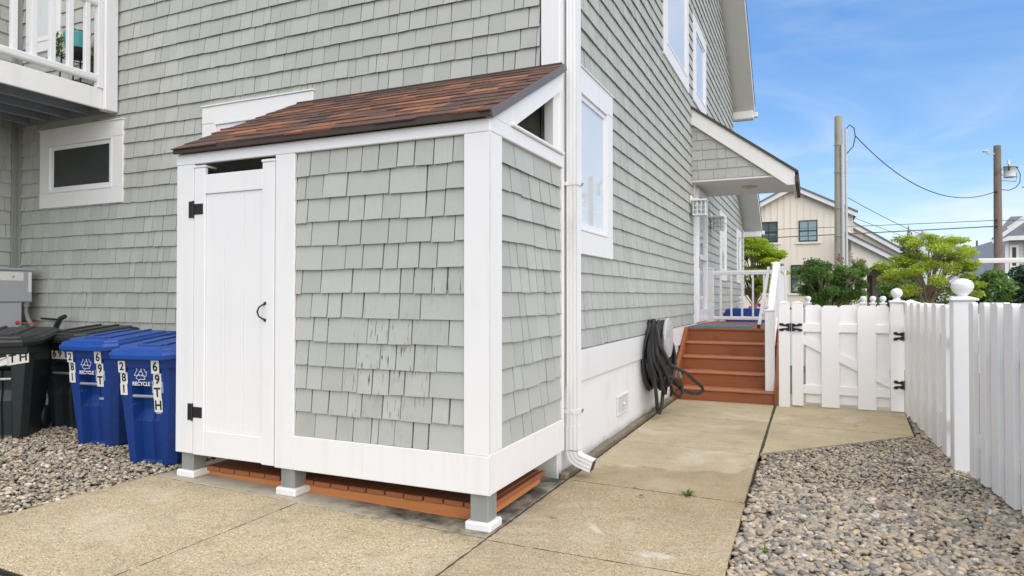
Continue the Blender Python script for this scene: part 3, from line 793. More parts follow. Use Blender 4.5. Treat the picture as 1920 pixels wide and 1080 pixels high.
for pl in stuff:
    o = stuff[pl].build('shingle_siding', 'shingle_paint', par[pl]); o['kind'] = 'stuff'

# main roof with its raking overhang, white fascia and grey soffit
mb = MB(); xo = -1.32
def slab(y0, z0, y1, z1, x0, x1, th, up):
    mb.extrude([(x1, y0, z0 + up), (x1, y1, z1 + up), (x1, y1, z1 + up + th), (x1, y0, z0 + up + th)], (x0 - x1, 0, 0))
slab(11.35, gable(11.35), 18.05, gable(17.75) - 0.30 * 0.68, -14, xo, 0.05, 0.225); slab(11.35, gable(11.35), 4.5, gable(4.95) - 0.45 * 0.68, -14, xo, 0.05, 0.225)
roof = mb.build('roof', 'roof_dark', house)
mb = MB()
slab(11.35, gable(11.35), 18.0, gable(17.75) - 0.25 * 0.68, xo - 0.03, xo - 0.012, 0.22, 0.002); slab(11.35, gable(11.35), 4.55, gable(4.95) - 0.40 * 0.68, xo - 0.03, xo - 0.012, 0.22, 0.002)
mb.box((XW - 0.02, 17.78, 5.90), (xo - 0.032, 18.0, 6.09), 0.006)
mb.build('fascia', 'white_paint', roof)
mb = MB()
slab(11.35, gable(11.35), 17.98, gable(17.75) - 0.23 * 0.68, XW - 0.02, xo - 0.032, 0.02, 0.0); slab(11.35, gable(11.35), 4.55, gable(4.95) - 0.40 * 0.68, XW - 0.02, xo - 0.032, 0.02, 0.0)
mb.build('soffit', 'soffit', roof)
mb = MB(); mb.box((-10, 18.02, 5.98), (xo + 0.06, 18.14, 6.10), 0.01); mb.box((XW + 0.02, 17.8, 5.885), (xo - 0.05, 18.0, 5.898)); mb.build('gutter', 'white_metal', roof)
mb = MB()
slab(17.70, 4.66, 20.55, 4.66 - 0.50 * 2.85, -14, xo, 0.05, 0.16); lr = mb.build('lower_roof', 'roof_dark', house)
mb = MB(); slab(17.78, 4.62, 20.5, 4.62 - 0.50 * 2.72, xo - 0.03, xo - 0.012, 0.18, 0.01); mb.box((XW - 0.02, 20.22, 3.12), (xo - 0.032, 20.5, 3.27), 0.005); mb.build('fascia', 'white_paint', lr)
mb = MB(); slab(17.78, 4.60, 20.5, 4.60 - 0.50 * 2.72, XW - 0.02, xo - 0.032, 0.015, 0.005); mb.build('soffit', 'soffit', lr)
mb = MB(); mb.box((-10, 20.52, 3.20), (xo + 0.05, 20.64, 3.31), 0.01); mb.build('gutter', 'white_metal', lr)

# crawl-space vent in the foundation
mb = MB(); V = Plane((XW + 0.005, 0, 0), (0, 1, 0), (1, 0, 0))
V.box(mb, 6.66, 7.10, 0.205, 0.225, 0, 0.016); V.box(mb, 6.66, 7.10, 0.385, 0.405, 0, 0.016); V.box(mb, 6.66, 6.69, 0.2255, 0.3845, 0, 0.015); V.box(mb, 7.07, 7.10, 0.2255, 0.3845, 0, 0.015)
vent = mb.build('foundation_vent', 'white_metal', house)
mb = MB(); V.box(mb, 6.69, 7.07, 0.2255, 0.3845, 0.0, 0.003, 0); mb.build('vent_screen', 'paver_grey', vent)
for i in range(11):
    mb = MB(); y = 6.708 + i * 0.034; V.box(mb, y, y + 0.013, 0.226, 0.384, 0.0035, 0.013, 0); mb.build('slat', 'white_metal', vent)
mb = MB(); mb.lathe(V.pt(6.88, 0.305, 0.015), [(0.0, 0.02), (0.012, 0.018), (0.018, 0.0)], 10, axis='x'); mb.build('knob', 'white_metal', vent)

# ------------------------------------------------------------------ downspout
ds = thing('downspout', 'white ribbed metal downspout at the house corner with a kicked-out elbow', 'downspout', (-1.735, 5.07, 0.1))
mb = MB()
def spout_ring(z, dx=0.0, y0=5.02, y1=5.115, x0=-1.778, x1=-1.690):
    r = []
    def side(a, b, n, amp, nx, ny):
        for i in range(n):
            t_ = i / n; k = amp if i % 2 else 0.0
            r.append((a[0] + (b[0] - a[0]) * t_ + nx * k, a[1] + (b[1] - a[1]) * t_ + ny * k, z))
    side((x0, y0), (x1, y0), 6, 0.003, 0, 1); side((x1, y0), (x1, y1), 6, 0.003, -1, 0); side((x1, y1), (x0, y1), 2, 0, 0, 0); side((x0, y1), (x0, y0), 2, 0, 0, 0)
    return r
mb.loft([spout_ring(z) for z in (0.215, 2.2, 6.0)]); mb.build('pipe', 'white_metal', ds)
mb = MB(); mb.loft([spout_ring(z, x0=-1.782, x1=-1.686, y0=5.016, y1=5.119) for z in (0.212, 0.40)]); mb.build('lower_pipe', 'white_metal', ds)
mb = MB(); rings = []
base = spout_ring(0.0, x0=-1.780, x1=-1.688, y0=5.017, y1=5.118); ctr = Vector((-1.655, 0, 0.205))
for i in range(10):
    a = R(72) * i / 9
    ring = []
    for q in base:
        d = -(q[0] + 1.655)                      # distance from the bend centre
        ring.append((ctr.x - d * math.cos(a), q[1], ctr.z - d * math.sin(a)))
    rings.append(ring)
rings.append([(q[0] + 0.10, q[1], q[2] - 0.032) for q in rings[-1]])
mb.loft(rings); mb.build('elbow', 'white_metal', ds)
mb = MB(); mb.extrude([(q[0] * 0.995 + ctr.x * 0.005, q[1] * 0.86 + 5.067 * 0.14, q[2]) for q in rings[-1]], (0.004, 0, 0.001)); mb.build('outlet', 'interior', ds)
for z in (0.50, 2.30, 4.3):
    mb = MB(); mb.loft([spout_ring(z_, x0=-1.83, x1=-1.683, y0=5.013, y1=5.122) for z_ in (z, z + 0.028)]); st_ = mb.build('strap', 'white_metal', ds)
    mb = MB()
    for k in range(2): mb.lathe((-1.682, 5.10 + k * 0.016, z + 0.008 + k * 0.012), [(0.008, 0), (0.007, 0.012), (0.0, 0.014)], 8, axis='x')
    mb.build('screw', 'screw', st_)

# ------------------------------------------------------------------ the outdoor shower
X0, X1, YS = -4.435, -1.772, 3.63
sh = thing('outdoor_shower', 'grey shingled outdoor shower enclosure with white door and brown lean-to roof', 'shower', ((X0 + X1) / 2, 4.2, 0))
P1 = Plane((0, YS + 0.03, 0), (1, 0, 0), (0, -1, 0), True); P2 = Plane((X1 - 0.03, 0, 0), (0, 1, 0), (1, 0, 0), True)
P3 = Plane((X0 + 0.03, 0, 0), (0, -1, 0), (-1, 0, 0))
mb = MB(); mb.box((-3.30, YS + 0.031, 0.30), (X1 - 0.032, YS + 0.055, 2.42)); fwall = mb.build('front_wall', 'felt', sh)
mb = MB(); mb.box((X1 - 0.055, YS + 0.056, 0.30), (X1 - 0.031, 4.90, 2.42)); swall = mb.build('side_wall', 'felt', sh)
mb = MB(); mb.box((X0 + 0.031, YS + 0.03, 0.30), (X0 + 0.055, 4.90, 2.42)); lwall = mb.build('side_wall', 'grey_post_paint', sh)
def worn(q):          # the boards that have split and stained
    u, z = (q[0] + q[1]) / 2, (q[2] + q[3]) / 2
    k = max(0.0, 1 - abs(u + 2.55) / 0.42) * max(0.0, 1 - abs(z - 0.95) / 0.50)
    k2 = max(0.0, 1 - abs(u + 2.13) / 0.25) * max(0.0, 1 - abs(z - 1.50) / 0.14)
    return min(1.0, 1.5 * max(k, k2) + 0.04)
rs = random.Random(21)
# joints read off the photograph, course by course from the top, turned into positions on the wall planes
def ray2(px): return -math.sin(YAW) * 1260 + math.cos(YAW) * (px - 960), math.cos(YAW) * 1260 + math.sin(YAW) * (px - 960)
def on_front(px): x, y = ray2(px); return (YS + 0.01) * x / y
def on_side(px): x, y = ray2(px); return (X1 - 0.01) * y / x
FR = ['45,135,255,365,460,570,685,797,920,1042,1117', '45,107,215,368,637,876,1000,1115', '45,120,257,378,480,592,706,870,990,1113', '43,143,310,458,632,748,905,1053,1112',
      '43,213,360,470,600,693,826,944,1112', '42,85,205,402,577,706,793,907,1005,1113', '40,145,247,335,472,703,835,1113', '40,158,250,500,635,782,1015,1112',
      '38,127,240,353,433,580,680,797,940,1111', '37,117,212,343,438,531,640,735,895,1110', '36,148,257,377,463,597,710,910,1020,1107', '34,170,305,412,527,570,672,787,888,1107']
SR = ['52,127,197,252,365,437', '52,103,172,225,293,355,403,437', '52,127,240,320,372,437', '52,152,255,337,395,437', '52,95,145,205,262,303,358,437', '52,103,168,222,270,322,365,437',
      '45,143,180,253,297,357,397', '45,95,160,197,248,320,397', '45,117,170,218,273,305,340,397', '45,110,162,258,303,355,397', '45,115,200,270,310,397', '42,92,165,217,295,365,397']
SIDE = lambda k, v_: on_side(930 + v_ / (3.48 if k < 6 else 3.176))
def rows(tab, conv, a, b, z0, top, sag):
    for k, row in enumerate(tab):
        e = [conv(k, float(v_)) for v_ in row.split(',')]; e[0], e[-1] = a, b; r = len(tab) - 1 - k
        for m_ in range(len(e) - 1):
            u = (e[m_] + e[m_ + 1]) / 2
            zb = z0 + r * E_ + rs.uniform(-0.005, 0.005) - (sag * math.sin(math.pi * (u - a) / (b - a)) if 0 < r < 5 else 0)
            yield (e[m_], e[m_ + 1], zb if r else 0.4725 if conv is SIDE else 0.4600, min(z0 + (r + 1) * E_ + 0.02, top))
for q in rows(FR, lambda k, v_: on_front(540 + v_ / 3.376), -3.280, -1.950, 0.470, 2.415, 0.008):
    mb = MB(); wedge(mb, P1, q, E_, 0.023, rs, worn(q)); mb.build('shingle', 'shingle_paint', fwall)
for q in rows(SR, SIDE, 3.803, 4.905, 0.478, 2.42, 0.0):
    mb = MB(); wedge(mb, P2, q, E_, 0.023, rs, 0.03); mb.build('shingle', 'shingle_paint', swall)
mb = MB()
for q in courses(-4.905, -3.80, 0.478, E_, 12, (), lambda u: 2.42, 0.10, 0.20, rs, 0.004): wedge(mb, P3, q, E_, 0.020, rs, 0.0)
o = mb.build('shingle_siding', 'shingle_paint', lwall); o['kind'] = 'stuff'
def board(name, pl, u0, u1, z0, z1, o0, o1, mat='white_paint', b=0.004, parent=sh):
    mb = MB(); pl.box(mb, u0, u1, z0, z1, o0, o1, b); return mb.build(name, mat, parent)
F1 = Plane((0, YS, 0), (1, 0, 0), (0, -1, 0)); F2 = Plane((X1, 0, 0), (0, 1, 0), (1, 0, 0)); F3 = Plane((X0, 0, 0), (0, -1, 0), (-1, 0, 0))
board('corner_board', F1, X0, -4.256, 0.242, 2.4175, -0.03, 0.0)
board('door_post', F1, -3.456, -3.282, 0.222, 2.4175, -0.03, 0.0)
board('corner_board', F1, -1.952, X1 - 0.0005, 0.4585, 2.4175, -0.03, 0.0)
board('bottom_board', F1, -3.2815, X1 - 0.0005, 0.222, 0.458, -0.03, 0.001, 'white_paint_aged')
board('top_board', F1, X0 - 0.002, X1 - 0.0005, 2.418, 2.500, -0.03, 0.002)
board('corner_board', F2, YS + 0.0005, 3.803, 0.4715, 2.4195, -0.03, 0.0)
board('bottom_board', F2, YS + 0.0005, 4.945, 0.226, 0.471, -0.03, 0.001, 'white_paint_aged')
board('top_board', F2, YS + 0.0005, 4.94, 2.42, 2.515, -0.03, 0.002)
board('sill_cap', F2, 3.93, 4.92, 2.516, 2.540, -0.05, 0.020, 'white_paint', 0.006)
board('rear_board', F2, 4.905, 4.945, 0.4715, 2.4195, -0.05, 0.0)
board('rear_board', F2, 4.80, 4.92, 2.5405, 3.10, -0.11, -0.032)
board('corner_board', F3, -3.80, -YS - 0.031, 0.242, 2.4175, -0.03, 0.0)
board('bottom_board', F3, -4.9, -3.8005, 0.226, 0.475, -0.03, 0.001); board('top_board', F3, -4.9, -3.8005, 2.40, 2.500, -0.03, 0.001)
mb = MB()              # raking white board under the roof edge
EY, EZ, WY, WZ = 3.598, 2.528, 4.93, 3.222
SL = (WZ - EZ) / (WY - EY)
def rz_(y): return EZ + (y - EY) * SL
mb.extrude([(X1 + 0.001, YS + 0.005, 2.5155), (X1 + 0.001, 3.965, 2.5155), (X1 + 0.001, 4.918, rz_(4.918) - 0.185), (X1 + 0.001, 4.918, rz_(4.918) - 0.006), (X1 + 0.001, YS + 0.005, rz_(YS) - 0.006)], (-0.03, 0, 0))
mb.build('rake_board', 'white_paint', sh)
mb = MB(); mb.extrude([(X0 - 0.001, YS + 0.005, 2.5005), (X0 - 0.001, 4.918, 2.5005), (X0 - 0.001, 4.918, rz_(4.918) - 0.006), (X0 - 0.001, YS + 0.005, rz_(YS) - 0.006)], (0.03, 0, 0)); mb.build('rake_board', 'white_paint', sh)
# roof: deck, drip edge, each asphalt tab
RX0, RX1 = -4.430, -1.745
mb = MB(); d = Vector((0, WY - EY, WZ - EZ)); sl = d.length; dn = d.normalized(); nn = Vector((0, -dn.z, dn.y))
def rp(x, s_, h): return Vector((x, EY, EZ)) + dn * s_ + nn * h
def rbox(mb, xa, xb, s0, s1, h0, h1, b=0.0):
    mb.obox(rp((xa + xb) / 2, (s0 + s1) / 2, (h0 + h1) / 2), ((xb - xa) / 2, 0, 0), dn * (s1 - s0) / 2, nn * (h1 - h0) / 2, b)
rbox(mb, RX0 + 0.01, RX1 - 0.014, 0.004, sl, -0.004, 0.010); rf = mb.build('roof', 'roof_edge', sh)
mb = MB(); mb.box((RX0, EY - 0.012, EZ - 0.030), (RX1 - 0.002, EY + 0.002, EZ + 0.008), 0.003); mb.build('drip_edge', 'roof_edge', rf)
mb = MB(); rbox(mb, RX1 - 0.012, RX1, 0.0, sl, -0.042, 0.014, 0.002); mb.build('rake_edge', 'rake_metal', rf)
mb = MB(); mb.box((RX0 + 0.02, 4.90, WZ - 0.016), (RX1 - 0.03, 4.918, WZ + 0.018)); mb.build('flashing', 'roof_edge', rf)
rr = random.Random(8); NC = 11; ex = sl / NC
for r in range(NC):
    x = RX0 - 0.004; prev = 0.4
    while x < RX1 - 0.003:
        wd = rr.choice([0.13, 0.18, 0.22, 0.27, 0.34]) * rr.uniform(0.85, 1.15)
        xb = min(x + wd, RX1 - 0.001)
        if RX1 - xb < 0.05: xb = RX1 - 0.001
        mb = MB(); tn = rr.random(); mb.T = 0.5 * prev + 0.5 * tn if rr.random() < 0.3 else tn; prev = mb.T
        lift = 0.004 * (1 if mb.T > 0.5 else 0.2) + rr.uniform(0, 0.006); dip = rr.uniform(-0.012, 0.010)
        s0 = r * ex - 0.012 + dip; s1 = min((r + 1) * ex + 0.05, sl - 0.002)
        tk = 0.003 + lift; skw = rr.uniform(-0.012, 0.012)
        if xb > RX1 - 0.01: skw = 0.0
        a0, b0 = (x + (0.0 if x < RX0 else 0.002)), xb - 0.001
        vs = [rp(a0, s0, 0.012), rp(b0, s0, 0.012), rp(b0 - skw, s1, 0.0105), rp(a0 + (0 if x < RX0 else skw), s1, 0.0105), rp(a0, s0, 0.014 + tk + rr.uniform(0, 0.003)), rp(b0, s0, 0.014 + tk), rp(b0 - skw, s1, 0.0135), rp(a0 + (0 if x < RX0 else skw), s1, 0.0135)]
        mb.convex(vs, [(0, 1, 2, 3), (4, 7, 6, 5), (0, 4, 5, 1), (1, 5, 6, 2), (2, 6, 7, 3), (3, 7, 4, 0)])
        mb.build('roof_shingle', 'asphalt_shingle', rf); x = xb
# posts on white footings
for px, py in ((-4.34, 3.72), (-3.36, 3.72), (-1.86, 3.72), (-4.34, 4.85)):
    g = gz(px); mb = MB(); mb.box((px - 0.062, py - 0.062, g + 0.05), (px + 0.062, py + 0.062, 0.45), 0.006); po = mb.build('post', 'grey_post_paint', sh)
    mb = MB(); mb.box((px - 0.088, py - 0.088, g - 0.004), (px + 0.088, py + 0.088, g + 0.052), 0.010); mb.build('footing', 'white_paint_aged', po)
mb = MB(); mb.T = 0.3; mb.box((-4.26, 3.785, 0.008), (-1.86, 3.820, 0.0845)); mb.build('floor_rim', 'rim_wood', sh)
for a, b, z in ((-1.882, -1.846, 0.045), (-2.6, -2.56, 0.03), (-3.6, -3.56, 0.05)):
    mb = MB(); mb.T = 0.6; mb.box((a, 3.822, z), (b, 4.62, 0.0845)); mb.build('floor_joist', 'rim_wood', sh)
x = -4.27
while x < -1.86:
    wd = 0.138; mb = MB(); mb.T = random.random(); mb.box((x, 3.765 + random.uniform(-0.004, 0.004), 0.085), (min(x + wd, -1.835), 4.70, 0.120), 0.005); mb.build('floor_board', 'floor_wood', sh); x += wd + 0.012
mb = MB(); mb.box((-4.2, 4.4, gz(-4.2) - 0.005), (-4.1, 4.5, 0.084)); mb.box((-2.2, 4.35, 0), (-2.1, 4.45, 0.084)); mb.build('floor_bearer', 'grey_post_paint', sh)
# door
DX0, DX1, DZ0, DZ1 = -4.249, -3.463, 0.238, 2.385
dp = Plane((0, YS + 0.028, 0), (1, 0, 0), (0, -1, 0))
mb = MB(); dp.box(mb, DX0 + 0.09, DX1 - 0.09, DZ0 + 0.06, DZ1 - 0.08, 0.0, 0.004, 0); sdoor = mb.build('door', 'white_paint', sh)
board('stile', dp, DX0, DX0 + 0.112, DZ0, DZ1, 0.0, 0.030, parent=sdoor); board('stile', dp, DX1 - 0.112, DX1, DZ0 - 0.008, DZ1 - 0.01, 0.0, 0.030, parent=sdoor)
board('rail', dp, DX0 + 0.1125, DX1 - 0.1125, DZ0, 0.425, 0.0, 0.029, parent=sdoor); board('rail', dp, DX0 + 0.1125, DX1 - 0.1125, 2.185, DZ1 - 0.055, 0.0, 0.029, parent=sdoor)
n = 3; a0, a1 = DX0 + 0.1125, DX1 - 0.1125
for i in range(n): board('panel_board', dp, a0 + (a1 - a0) * i / n + 0.001, a0 + (a1 - a0) * (i + 1) / n - 0.001, 0.4255, 2.1845, 0.005, 0.017, b=0.0025, parent=sdoor)
board('stile_cap', dp, DX0 - 0.004, DX0 + 0.118, DZ1 + 0.0005, DZ1 + 0.018, -0.075, 0.036, parent=sdoor); board('stile_cap', dp, DX1 - 0.118, DX1 + 0.004, DZ1 - 0.0095, DZ1 + 0.010, -0.075, 0.036, parent=sdoor)
for z in (2.075, 0.555):
    mb = MB(); h = Plane((0, YS, 0), (1, 0, 0), (0, -1, 0)); cx = -4.2525
    h.box(mb, cx - 0.05, cx - 0.008, z - 0.062, z + 0.062, 0.0005, 0.006, 0.002); h.box(mb, cx + 0.008, cx + 0.098, z - 0.040, z + 0.040, 0.0025, 0.007, 0.002)
    mb.tube([h.pt(cx, z - 0.064, 0.009), h.pt(cx, z + 0.064, 0.009)], 0.008, 10); hg = mb.build('hinge', 'black_iron', sdoor)
    mb = MB()
    for du, dz in ((-0.029, 0.04), (-0.029, -0.04), (0.035, 0.022), (0.035, -0.022), (0.08, 0)): mb.lathe(h.pt(cx + du, z + dz, 0.0068), [(0.0, -0.0035), (0.005, -0.002), (0.007, 0.0)], 8, axis='y')
    mb.build('screw', 'black_iron', hg)
mb = MB(); h = Plane((0, YS, 0), (1, 0, 0), (0, -1, 0))
mb.tube([h.pt(-3.545, 1.368, 0.0), h.pt(-3.552, 1.36, 0.022), h.pt(-3.566, 1.342, 0.040), h.pt(-3.573, 1.312, 0.046), h.pt(-3.566, 1.282, 0.040), h.pt(-3.552, 1.264, 0.022), h.pt(-3.545, 1.256, 0.0)], [0.008, 0.006, 0.006, 0.0065, 0.006, 0.006, 0.008], 8)
for z in (1.372, 1.252): mb.lathe(h.pt(-3.543, z, 0.004), [(0.0, -0.007), (0.010, -0.004), (0.012, 0.002)], 10, axis='y')
mb.build('handle', 'black_iron', sdoor)

# ------------------------------------------------------------------ balcony at the left
BX = -6.98
bal = thing('balcony', 'white wooden balcony with turned-down joists and baluster railing above the bins', 'balcony', (-7.8, 4.9, 3.43))
mb = MB(); mb.box((BX - 0.035, 2.2, 3.44), (BX, 4.775, 3.655), 0.004); mb.build('rim_board', 'white_paint_aged', bal)
for i in range(5):
    x = -7.36 - i * 0.36; mb = MB(); mb.box((x - 0.02, 2.2, 3.445), (x + 0.02, 4.905, 3.62), 0.003); mb.build('joist', 'joist_paint', bal)
mb = MB(); mb.box((-8.74, 4.878, 3.45), (BX - 0.05, 4.916, 3.618)); mb.build('ledger', 'joist_paint', bal)
y = 2.2
while y < 4.9:
    mb = MB(); mb.box((-8.74, y, 3.6205), (BX - 0.036, min(y + 0.138, 4.91), 3.653), 0.003); mb.build('deck_board', 'joist_paint', bal); y += 0.144
mb = MB(); mb.box((BX - 0.062, 4.777, 3.43), (BX + 0.05, 4.922, 4.9), 0.008); mb.build('end_post', 'white_vinyl', bal)
mb = MB(); mb.box((BX - 0.055, 4.715, 3.655), (BX + 0.02, 4.776, 4.62), 0.005); mb.build('half_post', 'white_vinyl', bal)
for z, w_ in ((3.765, 0.075), (4.58, 0.085)):
    mb = MB(); mb.tube([(BX - 0.02, 2.2, z - 0.015), (BX - 0.02, 4.714, z - 0.015)], w_ * 0.46, 14); mb.box((BX - 0.055, 2.2, z - 0.012), (BX + 0.015, 4.713, z + 0.03), 0.008); mb.build('rail', 'white_vinyl', bal)
y = 4.62; first = None
mb = MB(); mb.box((BX - 0.047, 4.59, 3.795), (BX + 0.003, 4.642, 4.568), 0.003); first = mb.build('baluster', 'white_vinyl', bal)
for i in range(1, 14): again(first, (0, -0.178 * i, 0), bal)
# white door surround seen through the railing
mb = MB(); mb.box((-8.75 + 0.002, 2.6, 3.66), (-8.70, 4.3, 6.0), 0.004); o = mb.build('door_surround', 'white_paint', bal)

# plant on an iron stand
pl_ = thing('potted_plant', 'turquoise planter of leafy sprigs on a thin black iron stand, on the balcony', 'plant', (-7.35, 4.72, 3.655))
mb = MB()
for dx, dy in ((-0.10, -0.10), (0.10, -0.10), (0.10, 0.10), (-0.10, 0.10)):
    mb.tube([(-7.35 + dx * 1.2, 4.74 + dy * 1.2, 3.655), (-7.35 + dx, 4.74 + dy, 4.08)], 0.008, 6)
for z in (3.75, 4.02):
    for a, b in (((-1, -1), (1, -1)), ((1, -1), (1, 1)), ((1, 1), (-1, 1)), ((-1, 1), (-1, -1))):
        mb.tube([(-7.35 + a[0] * 0.105, 4.74 + a[1] * 0.105, z), (-7.35 + b[0] * 0.105, 4.74 + b[1] * 0.105, z)], 0.006, 6)
mb.build('stand', 'black_iron', pl_)
mb = MB(); mb.lathe((-7.35, 4.74, 4.03), [(0.0, 0), (0.085, 0), (0.11, 0.10)], 16); mb.build('basket', 'dark_basket', pl_)
mb = MB(); mb.lathe((-7.35, 4.74, 4.13), [(0.112, 0), (0.128, 0.15), (0.13, 0.165), (0.118, 0.165), (0.112, 0.13), (0.0, 0.13)], 18); mb.build('pot', 'teal_glaze', pl_)

def leaves(name, centers, radii, n, size, mat, parent, flat=0.5, seed=1, tone=(0, 1), up=0.0):
    g = np.random.default_rng(seed); centers = np.array(centers, float); radii = np.array(radii, float)
    wts = radii[:, 0] * radii[:, 1]; wts = wts / wts.sum()
    idx = g.choice(len(centers), n, p=wts)
    d = g.normal(size=(n, 3)); d /= np.linalg.norm(d, axis=1)[:, None]; d *= (g.random(n) ** 0.45)[:, None]
    p = centers[idx] + d * radii[idx]
    yaw = g.uniform(0, 2 * np.pi, n); tilt = g.normal(0, flat, n); roll = g.normal(0, flat, n)
    s = size * g.uniform(0.6, 1.3, n)
    u = np.stack([np.cos(yaw) * np.cos(tilt), np.sin(yaw) * np.cos(tilt), np.sin(tilt) + up], 1)
    v_ = np.stack([-np.sin(yaw) * np.cos(roll), np.cos(yaw) * np.cos(roll), np.sin(roll)], 1)
    nz = np.cross(u, v_)
    a = p - u * s[:, None]; b = p + v_ * s[:, None] * 0.45 + nz * s[:, None] * 0.12; c = p + u * s[:, None]; e = p - v_ * s[:, None] * 0.45 + nz * s[:, None] * 0.12
    vs = np.stack([a, b, c, e], 1).reshape(-1, 3); f = np.arange(4 * n).reshape(-1, 4)
    me = bpy.data.meshes.new(name); me.from_pydata(vs.tolist(), [], f.tolist())
    ct = g.random(len(centers)); tn = np.clip(tone[0] + (tone[1] - tone[0]) * (0.45 * ct[idx] + 0.55 * g.random(n)), 0, 1)
    me.attributes.new('tone', 'FLOAT', 'POINT').data.foreach_set('value', np.repeat(tn, 4).astype(np.float32))
    me.materials.append(MAT[mat]); me.update()
    return link(bpy.data.objects.new(name, me), parent)
leaves('foliage', [(-7.46, 4.62, 4.22), (-7.46, 4.60, 4.10), (-7.20, 4.79, 4.02), (-7.18, 4.77, 3.90), (-7.35, 4.74, 4.31), (-7.36, 4.66, 3.72)], [(0.07, 0.07, 0.09), (0.08, 0.08, 0.09), (0.06, 0.06, 0.10), (0.07, 0.07, 0.07), (0.08, 0.08, 0.03), (0.09, 0.06, 0.04)], 420, 0.026, 'leaf_pot', pl_, 0.8, 4)
mb = MB()
for e in ((-7.46, 4.62, 4.19), (-7.19, 4.78, 3.97), (-7.46, 4.60, 4.08), (-7.3, 4.70, 4.30)): mb.tube([(-7.35, 4.74, 4.25), ((-7.35 + e[0]) / 2, (4.74 + e[1]) / 2, 4.31), e], 0.005, 5)
mb.build('stem', 'bark', pl_)

# ------------------------------------------------------------------ wheeled bins (built at the origin, front towards -y)
def rrect(hw, y0, y1, ch, z, k=None):
    return [(-hw + ch, y0, z), (hw - ch, y0, z), (hw, y0 + ch, z), (hw, y1 - 0.04, z), (hw - 0.04, y1, z), (-hw + 0.04, y1, z), (-hw, y1 - 0.04, z), (-hw, y0 + ch, z)]
def bin_parts(root, body, lidm, H=0.875):
    def at(z): 
        k = z / 0.90; return 0.225 + 0.075 * k, -0.245 - 0.075 * k, 0.225 + 0.075 * k       # half width, front y, back y
    def ring(z, rec):
        hw, y0, y1 = at(z); ch = 0.05; y0r = y0 + rec; a, b, s = -0.095, 0.095, 0.028
        return [(-hw + ch, y0, z), (a - s, y0, z), (a, y0r, z), (-0.03, y0r, z), (-0.018, y0r - 0.018 * (rec > 0.02), z), (0.018, y0r - 0.018 * (rec > 0.02), z), (0.03, y0r, z), (b, y0r, z), (b + s, y0, z), (hw - ch, y0, z),
                (hw, y0 + ch, z), (hw, y1 - 0.05, z), (hw - 0.05, y1, z), (-hw + 0.05, y1, z), (-hw, y1 - 0.05, z), (-hw, y0 + ch, z)]
    mb = MB(); mb.loft([ring(0.0, 0.05), ring(0.02, 0.062), ring(0.34, 0.062), ring(0.44, 0.095), ring(0.62, 0.095), ring(0.665, 0.0), ring(0.78, 0.0)])
    hw, y0, y1 = at(0.78)
    def ring2(z, o):
        r = ring(z, 0.0); return [(q[0] * (1 + o / 0.27), q[1] * (1 + o / 0.3), z) for q in r]
    mb.loft([ring2(0.778, 0.010), ring2(0.79, 0.014), ring2(H - 0.01, 0.014), ring2(H, 0.010)])
    bd = mb.build('body', body, root, True)
    # lid
    hwT = 0.350; yf, yb = -0.390, 0.36; sl_ = 0.10
    def lr(inset, dz):
        r = []
        for q in [(-hwT + 0.11, yf), (hwT - 0.11, yf), (hwT - 0.02, yf + 0.085), (hwT, yf + 0.16), (hwT, yb - 0.05), (hwT - 0.05, yb), (-hwT + 0.05, yb), (-hwT, yb - 0.05), (-hwT, yf + 0.16), (-hwT + 0.02, yf + 0.085)]:
            x = q[0] * (1 - inset / hwT); y = (q[1] - 0) * (1 - inset / 0.38); r.append((x, y, H + 0.006 + dz + (y - yf) * sl_))
        return r
    mb = MB(); mb.loft([lr(0.02, -0.028), lr(0.0, -0.024), lr(-0.004, 0.006), lr(0.006, 0.010), lr(0.012, 0.030), lr(0.03, 0.036), lr(0.05, 0.040), lr(0.058, 0.054), lr(0.085, 0.058), lr(0.20, 0.062)])
    ld = mb.build('lid', lidm, root, True)
    mb = MB()
    def zl(y, dz): return H + 0.006 + dz + (y - yf) * sl_
    for x in (-0.12, 0.12):
        mb.obox((x, 0.02, zl(0.02, 0.062)), (0.022, 0, 0), (0, 0.24, 0.024), (0, 0, 0.012), 0.005)
    mb.obox((0, -0.235, zl(-0.235, 0.061)), (0.11, 0, 0), (0, 0.02, 0.002), (0, 0, 0.010), 0.005)
    mb.build('lid_rib', lidm, ld, True)
    mb = MB(); mb.tube([(-0.26, yb - 0.02, H + 0.02), (-0.26, yb + 0.07, H + 0.10), (0.26, yb + 0.07, H + 0.10), (0.26, yb - 0.02, H + 0.02)], 0.018, 8); mb.build('handle', lidm, root, True)
    _, yy, _ = at(0.55); mb = MB(); mb.tube([(-0.118, yy + 0.012, 0.55), (0.118, yy + 0.012, 0.55)], 0.0135, 10); mb.build('lift_bar', 'steel_bar', root, True)
    for s_ in (-1, 1):
        mb = MB(); mb.lathe((s_ * 0.235, 0.235, 0.115), [(0.0, -0.025), (0.09, -0.025), (0.115, -0.018), (0.115, 0.018), (0.09, 0.025), (0.0, 0.025)], 18, axis='x'); mb.build('wheel', 'black_plastic', root, True)
    return at
NRM = Vector((0, -1, 0))
